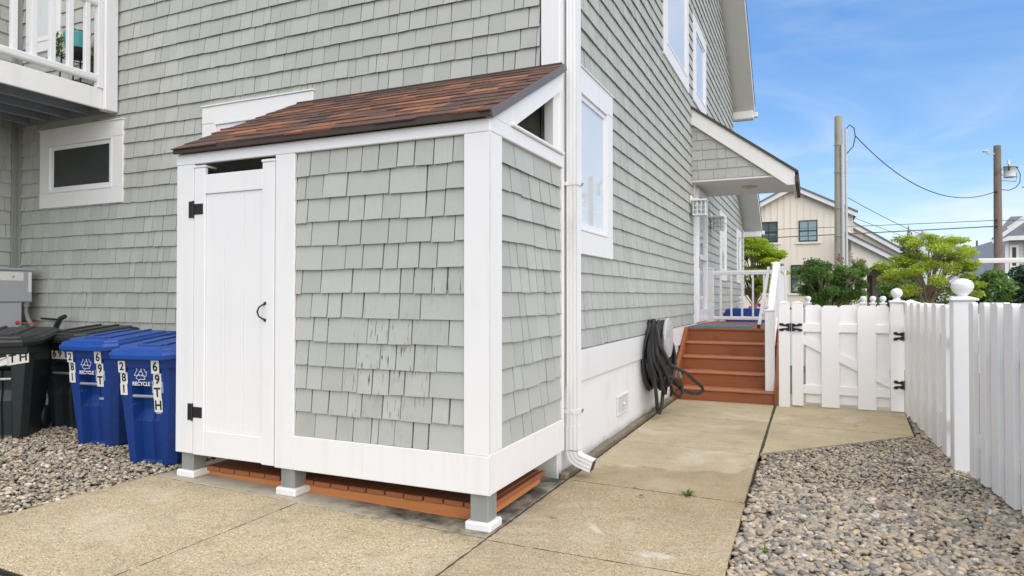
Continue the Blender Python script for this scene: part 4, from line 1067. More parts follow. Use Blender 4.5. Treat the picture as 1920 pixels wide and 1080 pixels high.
def place(root, txts, kind):
    """stickers and print on the front"""
    def fy(z): return -0.245 - 0.075 * z / 0.90
    def chars(txt, x, ztop, size, w_, vertical=True, step=0.0, yo=0.004, skip=(), tilt=0.0, name='sticker'):
        sl2 = Vector((0, -0.083, 1)).normalized(); ux = Vector((1, 0, tilt)).normalized()
        n = len(txt)
        for i, ch in enumerate(txt):
            if vertical: cx, cz = x + 0.004 * math.sin(i * 2.1), ztop - (i + 0.5) * size
            else: cx, cz = x + i * w_, ztop + i * w_ * tilt
            y = fy(cz) - yo - (0.014 if cz > 0.778 else 0)
            mb = MB(); mb.obox((cx, y, cz), ux * (w_ / 2 * (1.0 if vertical else 1.04)), Vector((0, -0.0012, 0)), sl2 * (size / 2 * 1.02))
            stk = mb.build(name, 'sticker', root, True)
            mb = MB(); letter(mb, ch, Vector((cx, y - 0.0018, cz)), ux, sl2, size * 0.98, 0.03, 0.92); mb.build('digit', 'sticker_ink', stk, True)
    if kind == 'blue':
        chars(txts[0], -0.190, 0.835, 0.092, 0.066); chars(txts[1], 0.125, 0.845, 0.104, 0.074)
        mb = MB(); c = Vector((-0.025, fy(0.735) - 0.0045, 0.735)); r = 0.062
        for k in range(3):
            a0 = R(90 + 120 * k); A = Vector((math.cos(a0), math.sin(a0))) * r; B = Vector((math.cos(a0 - R(120)), math.sin(a0 - R(120)))) * r
            d_ = (B - A); ln = d_.length; d_ = d_ / ln; n_ = Vector((d_.y, -d_.x)); n_ = -n_ if n_.dot(A + B) < 0 else n_
            def P2(t_, o): q = A + d_ * ln * t_ + n_ * o; return (c.x + q.x, c.y - 0.0006, c.z + q.y)
            wv = 0.014
            def strip(p, q, wd=0.0042):
                p, q = Vector(p), Vector(q); dd = (q - p).normalized(); sd_ = Vector((dd.z, 0, -dd.x)) * wd / 2
                mb.add([p - sd_, q - sd_, q + sd_, p + sd_], [(0, 1, 2, 3)])
            out = [P2(0.10, wv), P2(0.62, wv), P2(0.62, wv * 1.9), P2(0.92, 0.0), P2(0.62, -wv * 1.9), P2(0.62, -wv), P2(0.24, -wv), P2(0.10, wv)]
            for i in range(len(out) - 1): strip(out[i], out[i + 1])
        mb.build('recycling_mark', 'white_print', root, True)
        mb = MB(); letter(mb, 'RECYCLE', (-0.025, fy(0.655) - 0.0045, 0.652), (1, 0, 0), (0, -0.083, 1), 0.043, 0.03, 0.95); mb.build('lettering', 'white_print', root, True)
        for x, z, w_, h_ in ((0.170, 0.63, 0.018, 0.09), (0.080, 0.63, 0.012, 0.10), (0.125, 0.425, 0.05, 0.02)):
            mb = MB(); mb.obox((x, fy(z) - 0.0035, z), (w_ / 2, 0, 0), (0, 0.0008, 0), Vector((0, -0.083, 1)) * h_ / 2); mb.build('tape', 'tape', root, True)
    else:
        for (tx, x, z, s, w_, tl) in txts: chars(tx, x, z, s, w_, False, tilt=tl)
def wheeled_bin(x, y, rz, label, kind, txts, group):
    root = thing('wheeled_bin', label, 'bin', (x, y, gz(x) - 0.004), rz, group)
    bin_parts(root, 'blue_plastic' if kind == 'blue' else 'black_plastic', 'blue_lid' if kind == 'blue' else 'black_lid')
    place(root, txts, kind); return root
wheeled_bin(-4.965, 4.02, R(11), 'blue recycling bin with 281 and 69TH stickers, right beside the shower', 'blue', ('281', '69TH'), 'blue recycling bins')
wheeled_bin(-5.95, 4.24, R(8), 'blue recycling bin with torn 69T sticker, between black bin and other blue bin', 'blue', ('281', '69T'), 'blue recycling bins')
b0 = wheeled_bin(-7.02, 3.90, R(42), 'black wheeled bin with a torn peeling TH sticker, in front of the other black bin', 'black', [('2', -0.20, 0.70, 0.11, 0.065, 0.0), ('TH', 0.135, 0.735, 0.105, 0.085, 0.16)], 'black refuse bins')
wheeled_bin(-6.86, 4.56, R(8), 'black wheeled bin with flat 69TH sticker, against the shingled wall', 'black', [('69TH', -0.07, 0.745, 0.10, 0.07, 0.0)], 'black refuse bins')
mb = MB()               # peeling strip of the torn sticker
mb.obox((0.0, -0.318, 0.690), (0.10, 0.0, 0.026), (0, 0.001, 0), (0, -0.002, 0.028)); mb.tube([(-0.11, -0.325, 0.678), (-0.02, -0.330, 0.716), (0.09, -0.325, 0.752)], [0.010, 0.014, 0.006], 8)
mb.build('peeling_sticker', 'sticker', b0, True)

# ------------------------------------------------------------------ grey heat-pump cabinet in the corner
ac = thing('heat_pump', 'grey metal equipment cabinet on a narrower base, by the wall of the left wing', 'machine', (-8.45, 4.3, 0.13))
HX = -8.20
mb = MB(); mb.box((-8.62, 3.55, 1.355), (HX, 4.80, 1.715), 0.012); mb.box((-8.63, 3.54, 1.7155), (HX + 0.01, 4.815, 1.742), 0.006); mb.build('cabinet', 'machine_grey', ac)
mb = MB(); mb.box((-8.60, 3.60, gz(-8) - 0.01), (HX - 0.012, 4.695, 1.354), 0.008); mb.build('base_cabinet', 'machine_grey', ac)
for y0_, y1_, z0_, z1_ in ((4.28, 4.452, 1.46, 1.70), (4.458, 4.70, 1.60, 1.695), (4.752, 4.786, 1.47, 1.70)):
    mb = MB(); mb.box((HX + 0.0005, y0_, z0_), (HX + 0.0025, y1_, z1_)); mb.build('label_sheet', 'sticker', ac)
for i in range(6):
    mb = MB(); mb.box((HX + 0.003, 4.30, 1.675 - i * 0.024), (HX + 0.0035, 4.42 - 0.02 * (i % 3), 1.681 - i * 0.024)); mb.build('small_print', 'paver_grey', ac)
mb = MB(); mb.box((HX + 0.003, 4.29, 1.505), (HX + 0.0035, 4.44, 1.525)); mb.build('small_print', 'paver_grey', ac)
mb = MB(); mb.box((HX + 0.003, 4.585, 1.63), (HX + 0.0035, 4.60, 1.655)); mb.build('small_print', 'paver_grey', ac)
mb = MB(); mb.tube([(-8.25, 4.76, 1.36), (-8.25, 4.76, 1.24), (-8.21, 4.76, 1.16), (-8.08, 4.74, 1.07), (-7.95, 4.72, 1.00), (-7.85, 4.72, 0.85)], 0.022, 10); mb.tube([(-8.25, 4.76, 1.36), (-8.25, 4.76, 1.30)], 0.034, 10); mb.build('conduit', 'paver_grey', ac)
# odds and ends propped behind the bins
bk = thing('garden_cart', 'black folded cart handle propped behind the black bins', 'cart', (-7.62, 4.80, gz(-7.6)))
mb = MB(); mb.tube([(-7.86, 4.80, gz(-7.6)), (-7.80, 4.80, 0.98), (-7.74, 4.79, 1.10), (-7.66, 4.78, 1.175), (-7.58, 4.78, 1.20)], [0.022, 0.026, 0.03, 0.026, 0.024], 10); mb.build('handle', 'black_plastic', bk)
mb = MB(); mb.tube([(-8.05, 4.81, 1.17), (-7.70, 4.80, 1.16)], 0.012, 8); mb.build('crossbar', 'black_iron', bk)
tw = thing('tool_bundle', 'wooden tool handle and coloured odds resting on a white box behind the front black bin', 'tools', (-7.75, 4.44, gz(-7.7)))
mb = MB(); mb.box((-8.10, 4.33, gz(-7.7) - 0.01), (-7.72, 4.62, 0.985), 0.01); mb.build('box', 'blind_white', tw)
mb = MB(); mb.tube([(-8.02, 4.44, 1.022), (-7.86, 4.44, 1.030), (-7.74, 4.44, 1.012)], [0.03, 0.034, 0.028], 8); mb.build('tool_handle', 'tan_wood', tw)
mb = MB(); mb.tube([(-8.02, 4.54, 1.13), (-7.68, 4.54, 1.12)], 0.008, 6); mb.lathe((-8.02, 4.54, 1.13), [(0, -0.02), (0.025, 0), (0, 0.02)], 8, axis='x'); mb.build('red_grip', 'red_plastic', tw)
mb = MB(); mb.tube([(-7.94, 4.52, 1.085), (-7.82, 4.52, 1.09)], 0.02, 8); mb.build('green_grip', 'green_plastic', tw)

# ------------------------------------------------------------------ hose on its reel
hs = thing('garden_hose', 'long black garden hose hung in loops on a grey wall hanger', 'hose', (-1.72, 8.2, 0.9))
mb = MB(); mb.tube([(XW + 0.02, 8.0, 0.98), (-1.60, 8.0, 0.98)], [0.12, 0.10], 18)
def oval(c, ry, rz, x, n=24): return [(x, c[0] + ry * math.cos(2 * math.pi * i / n), c[1] + rz * math.sin(2 * math.pi * i / n)) for i in range(n)]
mb.loft([oval((8.0, 0.93), 0.23, 0.235, -1.585), oval((8.0, 0.93), 0.235, 0.24, -1.57), oval((8.0, 0.93), 0.22, 0.225, -1.548)])
mb.loft([oval((8.0, 1.02), 0.13, 0.10, -1.5475), oval((8.0, 1.02), 0.115, 0.085, -1.540)]); mb.loft([oval((8.0, 0.84), 0.135, 0.11, -1.5475), oval((8.0, 0.84), 0.12, 0.095, -1.541)])
mb.build('hanger', 'reel_plastic', hs)
rr = random.Random(4)
def loop(x, yc, hw, zt, zb, lean, sway, r=0.0185, n=22):
    p = []
    for i in range(n + 1):
        a = 2 * math.pi * i / n; c_, s_ = math.cos(a), math.sin(a)
        k = (1 - c_) / 2                        # 0 at the top, 1 at the foot
        z = zt + (zb - zt) * k; y = yc + hw * s_ * (0.72 + 0.45 * k) + sway * k
        p.append((x + lean * k + 0.02 * math.sin(3 * a + yc * 9), y, z))
    return p
mb = MB()
for i in range(20):
    x = -1.80 + i * 0.0105; k = i / 19
    pth = loop(x, 8.02 + rr.uniform(-0.05, 0.05), rr.uniform(0.20, 0.40), 1.10 + rr.uniform(-0.02, 0.04), rr.uniform(0.26, 0.55), 0.01 + 0.05 * k * rr.uniform(0.0, 1.1), rr.uniform(-0.12, 0.22))
    mb.tube(pth, 0.0215, 8, False)
mb.tube([(-1.64, 7.70, 1.09), (-1.58, 7.58, 0.88), (-1.50, 7.75, 0.64), (-1.40, 8.25, 0.50), (-1.36, 8.60, 0.37), (-1.31, 8.85, 0.27), (-1.30, 8.90, 0.215), (-1.34, 8.80, 0.185), (-1.40, 8.60, 0.21), (-1.50, 8.35, 0.30), (-1.60, 8.2, 0.48)], 0.0215, 8)
mb.tube([(-1.66, 7.72, 1.06), (-1.60, 7.56, 0.78), (-1.54, 7.75, 0.53), (-1.47, 8.1, 0.42), (-1.46, 8.3, 0.33), (-1.5, 8.4, 0.30), (-1.55, 8.3, 0.36), (-1.6, 8.2, 0.5)], 0.0215, 8)
mb.tube([(-1.68, 7.72, 1.06), (-1.67, 7.62, 0.7), (-1.65, 7.72, 0.30), (-1.64, 7.74, 0.11), (-1.63, 7.80, 0.075), (-1.62, 7.88, 0.14), (-1.62, 7.98, 0.36), (-1.62, 8.08, 0.6)], 0.0215, 8)
mb.tube([(-1.6, 8.1, 0.5), (-1.54, 8.15, 0.27), (-1.49, 8.28, 0.20), (-1.47, 8.38, 0.24), (-1.50, 8.38, 0.40)], 0.020, 8)
mb.build('coil', 'rubber_hose', hs)
mb = MB(); mb.tube([(-1.50, 8.42, 0.42), (-1.52, 8.38, 0.52)], [0.022, 0.016], 8); mb.build('nozzle', 'steel_bar', hs)

# ------------------------------------------------------------------ porch: steps, deck, railings
ZD = 0.945; SX0, SX1 = -1.745, -0.47
po = thing('porch', 'brown stained wooden porch steps and deck with white vinyl railing', 'porch', (-1.15, 10.2, 0))
lev = [0.17, 0.37, 0.56, 0.75, ZD]; yf = [9.46, 9.73, 10.0, 10.27, 10.54]
zp = -0.02
for i, (z, y) in enumerate(zip(lev, yf)):
    mb = MB(); mb.T = random.random(); mb.box((SX0, y, zp + (0.001 if i else 0)), (SX1 - 0.002, y + 0.022, z - 0.034), 0.002); mb.build('riser', 'step_wood', po)
    if i < 4:
        mb = MB(); mb.T = random.random(); mb.box((SX0, y - 0.030, z - 0.033), (SX1 + 0.0, yf[i + 1] - 0.001, z), 0.010); mb.build('tread', 'tread_wood', po)
    zp = z
def strn(x0, x1):
    mb = MB(); mb.T = random.random()
    mb.extrude([(x0, 9.40, -0.02), (x0, 9.40, 0.26), (x0, 10.48, ZD + 0.012), (x0, 10.505, ZD + 0.012), (x0, 10.505, 0.55), (x0, 9.75, -0.02)], (x1 - x0, 0, 0)); mb.build('stringer', 'step_wood', po)
strn(SX0 - 0.046, SX0 - 0.001); strn(SX1 + 0.001, SX1 + 0.036)
y = 10.51
while y < 13.2:
    mb = MB(); mb.T = random.random(); mb.box((-1.80, y, ZD - 0.033), (SX1 + 0.03, y + 0.135, ZD), 0.005); mb.build('deck_board', 'step_wood', po); y += 0.139
mb = MB(); mb.T = 0.4; mb.box((SX1 - 0.01, 10.625, 0.70), (SX1 + 0.028, 13.2, ZD - 0.034)); mb.box((-1.80, 13.16, 0.70), (SX1 - 0.011, 13.2, ZD - 0.034)); mb.build('rim_joist', 'step_wood', po)
mb = MB(); mb.box((-0.60, 13.0, -0.1), (-0.5, 13.1, ZD - 0.034)); mb.box((-0.60, 11.8, -0.1), (-0.5, 11.9, ZD - 0.034)); mb.build('support_post', 'grey_post_paint', po)
def newel(x, y, z0, z1, w_=0.058, cap=True):
    mb = MB(); mb.box((x - w_, y - w_, z0), (x + w_, y + w_, z1), 0.006); o = mb.build('newel', 'white_vinyl', po)
    if cap:
        mb = MB(); mb.box((x - w_ - 0.012, y - w_ - 0.012, z1 + 0.0005), (x + w_ + 0.012, y + w_ + 0.012, z1 + 0.022), 0.006)
        mb.convex([(x - w_, y - w_, z1 + 0.022), (x + w_, y - w_, z1 + 0.022), (x + w_, y + w_, z1 + 0.022), (x - w_, y + w_, z1 + 0.022), (x, y, z1 + 0.04)], [(0, 1, 2, 3), (0, 1, 4), (1, 2, 4), (2, 3, 4), (3, 0, 4)]); mb.build('cap', 'white_vinyl', o)
    return o
newel(-0.530, 9.55, lev[0], 1.225); newel(-0.50, 10.66, ZD, 1.90); newel(-1.765, 13.08, ZD, 1.93); newel(-0.50, 13.08, ZD, 1.93)
mb = MB(); mb.beam((-0.525, 9.60, 1.27), (-0.50, 10.62, 1.90), 0.09, 0.06, bev=0.018); mb.tube([(-0.525, 9.55, 1.225), (-0.505, 10.62, 1.875)], 0.042, 14); mb.build('stair_rail', 'white_vinyl', po)
mb = MB(); mb.beam((-0.525, 9.60, 0.44), (-0.50, 10.62, 1.10), 0.04, 0.05, bev=0.006); mb.build('stair_rail', 'white_vinyl', po)
for i in range(4):
    t_ = (i + 0.8) / 4.8; y = 9.60 + 1.02 * t_; z = 0.46 + 0.66 * t_; mb = MB(); mb.box((-0.53, y - 0.017, z), (-0.496, y + 0.017, z + 0.80), 0.003); mb.build('baluster', 'white_vinyl', po)
for z, h_ in ((1.88, 0.036), (1.035, 0.026)):
    mb = MB(); mb.tube([(-1.706, 13.08, z - h_ * 0.3), (-0.559, 13.08, z - h_ * 0.3)], h_, 14); mb.box((-1.706, 13.05, z - h_ - 0.02), (-0.559, 13.11, z - h_ * 0.2), 0.005); mb.build('rail', 'white_vinyl', po)
mb = MB(); mb.box((-1.60, 13.063, 1.05), (-1.566, 13.097, 1.845), 0.003); bb = mb.build('baluster', 'white_vinyl', po)
for i in range(1, 6): again(bb, (0.19 * i, 0, 0), po)
for z in (1.84, 1.05):
    mb = MB(); mb.box((-0.53, 10.72, z - 0.02), (-0.47, 13.02, z + 0.03), 0.008); mb.build('rail', 'white_vinyl', po)
mb = MB(); mb.box((-0.517, 10.9, 1.08), (-0.483, 10.934, 1.82), 0.003); bb = mb.build('baluster', 'white_vinyl', po)
for i in range(1, 13): again(bb, (0, 0.165 * i, 0), po)
# loose bar leaning on the railing
lb = thing('leaning_bar', 'white square bar with black end cap leaning on the porch newel', 'bar', (-0.72, 10.53, ZD))
mb = MB(); mb.beam((-0.735, 10.57, 1.005), (-0.600, 10.66, 1.86), 0.045, 0.05, up=(0, 1, 0), bev=0.004); mb.build('bar', 'white_vinyl', lb)
mb = MB(); mb.beam((-0.742, 10.565, ZD + 0.004), (-0.7352, 10.5698, 1.004), 0.048, 0.053, up=(0, 1, 0), bev=0.004); mb.build('end_cap', 'black_plastic', lb)
mb = MB(); mb.box((-1.78, 10.66, ZD + 0.001), (-0.86, 11.35, ZD + 0.012), 0.003); mt = mb.build('doormat', 'teal_mat'); tag(mt, 'flat teal doormat at the top of the porch steps', 'doormat')
dbx = thing('deck_box', 'bright blue lidded plastic box standing beyond the porch railing', 'box', (-1.05, 14.4, 0))
mb = MB(); mb.loft([rrect(0.42, -0.28, 0.28, 0.05, z) if False else [(-1.05 + q[0], 14.4 + q[1], z) for q in rrect(w_, -0.28, 0.28, 0.05, z)] for z, w_ in ((-0.1, 0.5), (1.03, 0.58))]); mb.build('body', 'blue_lid', dbx)
mb = MB(); mb.loft([[(-1.05 + q[0], 14.4 + q[1], z) for q in rrect(w_, -0.31, 0.31, 0.06, z)] for z, w_ in ((1.0, 0.61), (1.07, 0.62), (1.10, 0.59), (1.15, 0.57), (1.18, 0.5))]); mb.build('lid', 'blue_lid', dbx)

# ------------------------------------------------------------------ canopy over the side door
ca = thing('door_canopy', 'white and shingled lean-to canopy with grey roof over the side door', 'canopy', (-1.2, 12.1, 3.3))
CY0, CY1 = 11.30, 13.05
def cz(x): return 4.52 - 0.735 * (x - XW)
mb = MB(); mb.extrude([(XW + 0.002, CY0 + 0.03, 3.33), (-0.33, CY0 + 0.03, 3.33), (-0.33, CY0 + 0.03, cz(-0.33) - 0.05), (XW + 0.002, CY0 + 0.03, cz(XW) - 0.05)], (0, 0.03, 0)); mb.extrude([(XW + 0.002, CY1 - 0.06, 3.33), (-0.33, CY1 - 0.06, 3.33), (-0.33, CY1 - 0.06, cz(-0.33) - 0.05), (XW + 0.002, CY1 - 0.06, cz(XW) - 0.05)], (0, 0.03, 0)); cw = mb.build('gable_wall', 'shingle_paint', ca)
PC = Plane((0, CY0 + 0.03, 0), (1, 0, 0), (0, -1, 0)); rs = random.Random(77)
for q in courses(XW + 0.002, -0.36, 3.34, E_, 8, (), lambda u: cz(u) - 0.03, 0.12, 0.26, rs):
    mb = MB(); wedge(mb, PC, q, E_, 0.018, rs); mb.build('shingle', 'shingle_paint', cw)
mb = MB(); mb.extrude([(XW + 0.002, CY0 - 0.03, cz(XW)), (-0.25, CY0 - 0.03, cz(-0.25)), (-0.25, CY0 - 0.03, cz(-0.25) - 0.20), (-0.36, CY0 - 0.03, cz(-0.25) - 0.20), (XW + 0.002, CY0 - 0.03, cz(XW) - 0.25)], (0, 0.035, 0)); mb.build('rake_board', 'white_paint', ca)
mb = MB(); mb.box((-0.285, CY0 + 0.006, 3.17), (-0.25, CY1, cz(-0.25) - 0.012), 0.003); mb.build('fascia', 'white_paint', ca)
mb = MB(); mb.box((XW + 0.003, CY0 + 0.004, 3.300), (-0.287, CY1, 3.329), 0.002); sf = mb.build('soffit', 'soffit', ca)
mb = MB(); mb.lathe((-0.98, 12.1, 3.30), [(0.0, -0.03), (0.10, -0.026), (0.13, -0.010), (0.135, 0.0)], 20); mb.build('ceiling_light', 'tan_metal', sf)
mb = MB(); mb.extrude([(XW + 0.002, CY0 - 0.06, cz(XW) + 0.003), (-0.20, CY0 - 0.06, cz(-0.20) + 0.003), (-0.20, CY0 - 0.06, cz(-0.20) + 0.045), (XW + 0.002, CY0 - 0.06, cz(XW) + 0.045)], (0, CY1 - CY0 + 0.10, 0)); mb.build('roof', 'roof_dark', ca)
mb = MB(); mb.box((-0.249, CY0 - 0.055, cz(-0.2) - 0.14), (-0.20, CY1, cz(-0.2) - 0.02), 0.004); mb.build('gutter', 'roof_dark', ca)

# lanterns
def lantern(y, z, label):
    t_ = thing('wall_lantern', label, 'lantern', (XW + 0.02, y, z), 0, 'white wall lanterns')
    mb = MB(); mb.lathe((XW + 0.02, y, z + 0.02), [(0.085, 0.0), (0.085, 0.02), (0.05, 0.03), (0.0, 0.03)], 16, axis='x'); mb.build('back_plate', 'white_metal', t_)
    mb = MB(); mb.tube([(XW + 0.045, y, z + 0.03), (XW + 0.10, y, z + 0.05), (XW + 0.16, y, z + 0.029)], 0.013, 8); mb.build('arm', 'white_metal', t_)
    cx = XW + 0.165; mb = MB(); hw = 0.095
    mb.box((cx - 0.115, y - 0.115, z + 0.0), (cx + 0.115, y + 0.115, z + 0.028), 0.004); mb.box((cx - 0.105, y - 0.105, z - 0.235), (cx + 0.105, y + 0.105, z - 0.213), 0.004)
    for s_ in (-1, -0.33, 0.33, 1):
        for yy in (-1, 1):
            mb.box((cx + s_ * hw - 0.006, y + yy * hw - 0.006, z - 0.2125), (cx + s_ * hw + 0.006, y + yy * hw + 0.006, z - 0.0005)); 
            if abs(s_) < 0.9: mb.box((cx + yy * hw - 0.006, y + s_ * hw - 0.006, z - 0.2125), (cx + yy * hw + 0.006, y + s_ * hw + 0.006, z - 0.0005))
    for zz_ in (z - 0.075, z - 0.145):
        for s_ in (-1, 1): mb.box((cx - hw, y + s_ * hw - 0.004, zz_ - 0.005), (cx + hw, y + s_ * hw + 0.004, zz_ + 0.005)); mb.box((cx + s_ * hw - 0.0045, y - hw + 0.004, zz_ - 0.0045), (cx + s_ * hw + 0.0045, y + hw - 0.004, zz_ + 0.0045))
    mb.build('cage', 'white_metal', t_)
    mb = MB(); mb.box((cx - 0.082, y - 0.082, z - 0.212), (cx + 0.082, y + 0.082, z - 0.001)); mb.build('glass', 'glass_far', t_)
    mb = MB(); mb.lathe((cx, y, z - 0.15), [(0.0, -0.03), (0.025, -0.01), (0.03, 0.03), (0.016, 0.10), (0.016, 0.148)], 12); mb.build('bulb', 'porcelain', t_)
lantern(11.15, 2.96, 'white caged wall lantern under the canopy edge, before the door')
lantern(13.45, 2.93, 'white caged wall lantern beyond the side door')

# ------------------------------------------------------------------ gate
gt = thing('gate', 'white wooden board gate with diagonal brace and black butterfly latch', 'gate', (0.45, 9.42, 0.0))
GY = 9.42
def gb(name, x0, x1, z0, z1, y0, y1, dog=0.0, cap=False, parent=gt):
    mb = MB()
    if dog:
        mb.extrude([(x0, y0, z0), (x1, y0, z0), (x1, y0, z1 - dog), (x1 - dog, y0, z1), (x0 + dog, y0, z1), (x0, y0, z1 - dog)], (0, y1 - y0, 0))
    else: mb.box((x0, y0, z0), (x1, y1, z1), 0.005)
    o = mb.build(name, 'white_fence', parent)
    if cap:
        mb = MB(); xc, yc, w_ = (x0 + x1) / 2, (y0 + y1) / 2, (x1 - x0) / 2 + 0.004; d_ = (y1 - y0) / 2 + 0.004
        mb.convex([(xc - w_, yc - d_, z1 + 0.0005), (xc + w_, yc - d_, z1 + 0.0005), (xc + w_, yc + d_, z1 + 0.0005), (xc - w_, yc + d_, z1 + 0.0005), (xc, yc, z1 + 0.03)], [(0, 1, 2, 3), (0, 1, 4), (1, 2, 4), (2, 3, 4), (3, 0, 4)]); mb.build('cap', 'white_paint', o)
    return o
gp = tag(gb('gate_post', -0.413, -0.281, -0.02, 1.335, GY - 0.06, GY + 0.06, cap=True, parent=None), 'white square gate post beside the porch steps', 'post')
gb('stile', -0.255, -0.122, 0.02, 1.335, GY - 0.03, GY + 0.03, cap=True); gb('stile', 0.855, 1.002, 0.02, 1.345, GY - 0.03, GY + 0.03)
for x0, x1 in ((-0.095, 0.10), (0.295, 0.50), (0.70, 0.852)): gb('board', x0, x1, 0.06, 1.31, GY + 0.0335, GY + 0.052, 0.03)
for x0, x1 in ((0.092, 0.294), (0.502, 0.702)): gb('board', x0, x1, 0.02, 1.305, GY - 0.024, GY - 0.0035, 0.03)
gb('rail', -0.1215, 0.8545, 0.965, 1.075, GY - 0.002, GY + 0.033); gb('rail', -0.1215, 0.8545, 0.175, 0.290, GY - 0.002, GY + 0.033)
mb = MB(); mb.extrude([(-0.1215, GY + 0.001, 0.93), (-0.1215, GY + 0.001, 0.815), (0.8545, GY + 0.001, 0.295), (0.8545, GY + 0.001, 0.405)], (0, 0.031, 0)); mb.build('brace', 'white_fence', gt)
mb = MB(); c = Vector((0.929, GY, 1.345)); mb.box((0.845, GY - 0.06, 1.3455), (1.012, GY + 0.06, 1.372), 0.006)
mb.lathe((0.929, GY, 1.372), [(0.05, 0.0), (0.04, 0.02), (0.028, 0.032), (0.045, 0.045), (0.062, 0.07), (0.066, 0.095), (0.058, 0.122), (0.038, 0.142), (0.0, 0.150)], 20); mb.build('ball_finial', 'white_vinyl', gt)
def butterfly(cx, cz_, y, parent, s=1.0):
    mb = MB()
    for sx in (-1, 1):
        for sz in (-1, 1):
            mb.extrude([(cx + sx * 0.010 * s, y, cz_ - sz * 0.004), (cx + sx * 0.05 * s, y, cz_ + sz * 0.012), (cx + sx * 0.085 * s, y, cz_ + sz * 0.014), (cx + sx * 0.112 * s, y, cz_ + sz * 0.026), (cx + sx * 0.108 * s, y, cz_ + sz * 0.050), (cx + sx * 0.080 * s, y, cz_ + sz * 0.054), (cx + sx * 0.055 * s, y, cz_ + sz * 0.034), (cx + sx * 0.03 * s, y, cz_ + sz * 0.050), (cx + sx * 0.010 * s, y, cz_ + sz * 0.048)], (0, -0.006 - 0.001 * sx * sz, 0))
    mb.tube([(cx, y - 0.008, cz_ - 0.055), (cx, y - 0.008, cz_ + 0.055)], 0.009, 8); return mb.build('hinge' if parent is gt else 'latch', 'black_iron', parent)
lt = butterfly(-0.268, 1.025, GY - 0.061, None, 1.25); lt.name = 'gate_latch'; tag(lt, 'black butterfly latch across the gap between gate and post', 'latch')
butterfly(1.005, 0.935, GY - 0.031, gt, 1.05); butterfly(1.005, 0.345, GY - 0.031, gt, 1.05)

# ------------------------------------------------------------------ picket fence on the right
fn = thing('picket_fence', 'white wooden shadow-box picket fence beside the river stones', 'fence', (1.06, 7.0, 0))
def run(A, B, spans, th, zt):
    # boards on the yard side at the given spans along y, boards on the far side across the gaps
    A, B = Vector((*A, 0)), Vector((*B, 0)); d_ = (B - A).normalized(); nr = Vector((d_.y, -d_.x, 0))
    if nr.x > 0: nr = -nr
    ln = (B - A).length
    for z in (1.03, 0.30):
        mb = MB(); mb.obox((A + B) / 2 - nr * 0.020 + Vector((0, 0, z)), d_ * ln / 2, nr * 0.019, Vector((0, 0, 0.045)), 0.004); mb.build('rail', 'white_fence', fn)
    gaps = [((spans[i][1] + spans[i + 1][0]) / 2) for i in range(len(spans) - 1)]
    for side, lst in ((1, spans), (-1, [(g_ + 0.11, g_ - 0.11) for g_ in gaps])):
        for ya, yb in lst:
            ta, tb = (ya - A.y) / (B.y - A.y) * ln, (yb - A.y) / (B.y - A.y) * ln
            c = A + d_ * (ta + tb) / 2 + nr * (0.0 if side > 0 else -0.0395 - th)
            z0, z1 = random.uniform(0.02, 0.035), zt + random.uniform(-0.004, 0.004)
            mb = MB(); w2 = abs(tb - ta) / 2; dg = 0.020
            prof = [(-w2, z0), (w2, z0), (w2, z1 - dg), (w2 - dg, z1), (-w2 + dg, z1), (-w2, z1 - dg)]
            mb.extrude([c + d_ * u + Vector((0, 0, z)) for u, z in prof], nr * th); mb.build('picket', 'white_fence', fn)
def fpost(x, y, w_, z1, ball):
    mb = MB(); mb.box((x - w_, y - w_, -0.08), (x + w_, y + w_, z1), 0.006); o = mb.build('post', 'white_vinyl', fn)
    mb = MB(); mb.box((x - w_ - 0.02, y - w_ - 0.02, z1 + 0.0005), (x + w_ + 0.02, y + w_ + 0.02, z1 + 0.022), 0.006)
    mb.convex([(x - w_ - 0.01, y - w_ - 0.01, z1 + 0.0225), (x + w_ + 0.01, y - w_ - 0.01, z1 + 0.0225), (x + w_ + 0.01, y + w_ + 0.01, z1 + 0.0225), (x - w_ - 0.01, y + w_ + 0.01, z1 + 0.0225), (x, y, z1 + 0.05)], [(0, 1, 2, 3), (0, 1, 4), (1, 2, 4), (2, 3, 4), (3, 0, 4)]); mb.build('cap', 'white_vinyl', o)
    if ball:
        mb = MB(); mb.lathe((x, y, z1 + 0.03), [(0.052, 0.0), (0.034, 0.012), (0.05, 0.028), (0.072, 0.052), (0.081, 0.078), (0.083, 0.086), (0.081, 0.088), (0.083, 0.090), (0.078, 0.112), (0.062, 0.135), (0.035, 0.150), (0.0, 0.156)], 26); mb.build('ball_finial', 'white_vinyl', o)
fpost(1.075, 9.42, 0.055, 1.335, False)
fpost(1.128, 6.62, 0.080, 1.385, True)
run((1.027, 9.34), (1.094, 6.72), [(9.28, 9.08), (8.863, 8.644), (8.42, 8.205), (7.98, 7.771), (7.557, 7.352), (7.128, 6.919)], 0.034, 1.350)
S2 = [(6.40, 6.287), (6.277, 6.166), (6.038, 5.923), (5.805, 5.665), (5.553, 5.398), (5.28, 5.14), (5.02, 4.88), (4.76, 4.62), (4.50, 4.36), (4.24, 4.10)]
run((1.142, 6.283), (1.38, 3.95), S2[1:], 0.034, 1.375)
fpost(1.42, 3.80, 0.075, 1.385, True)

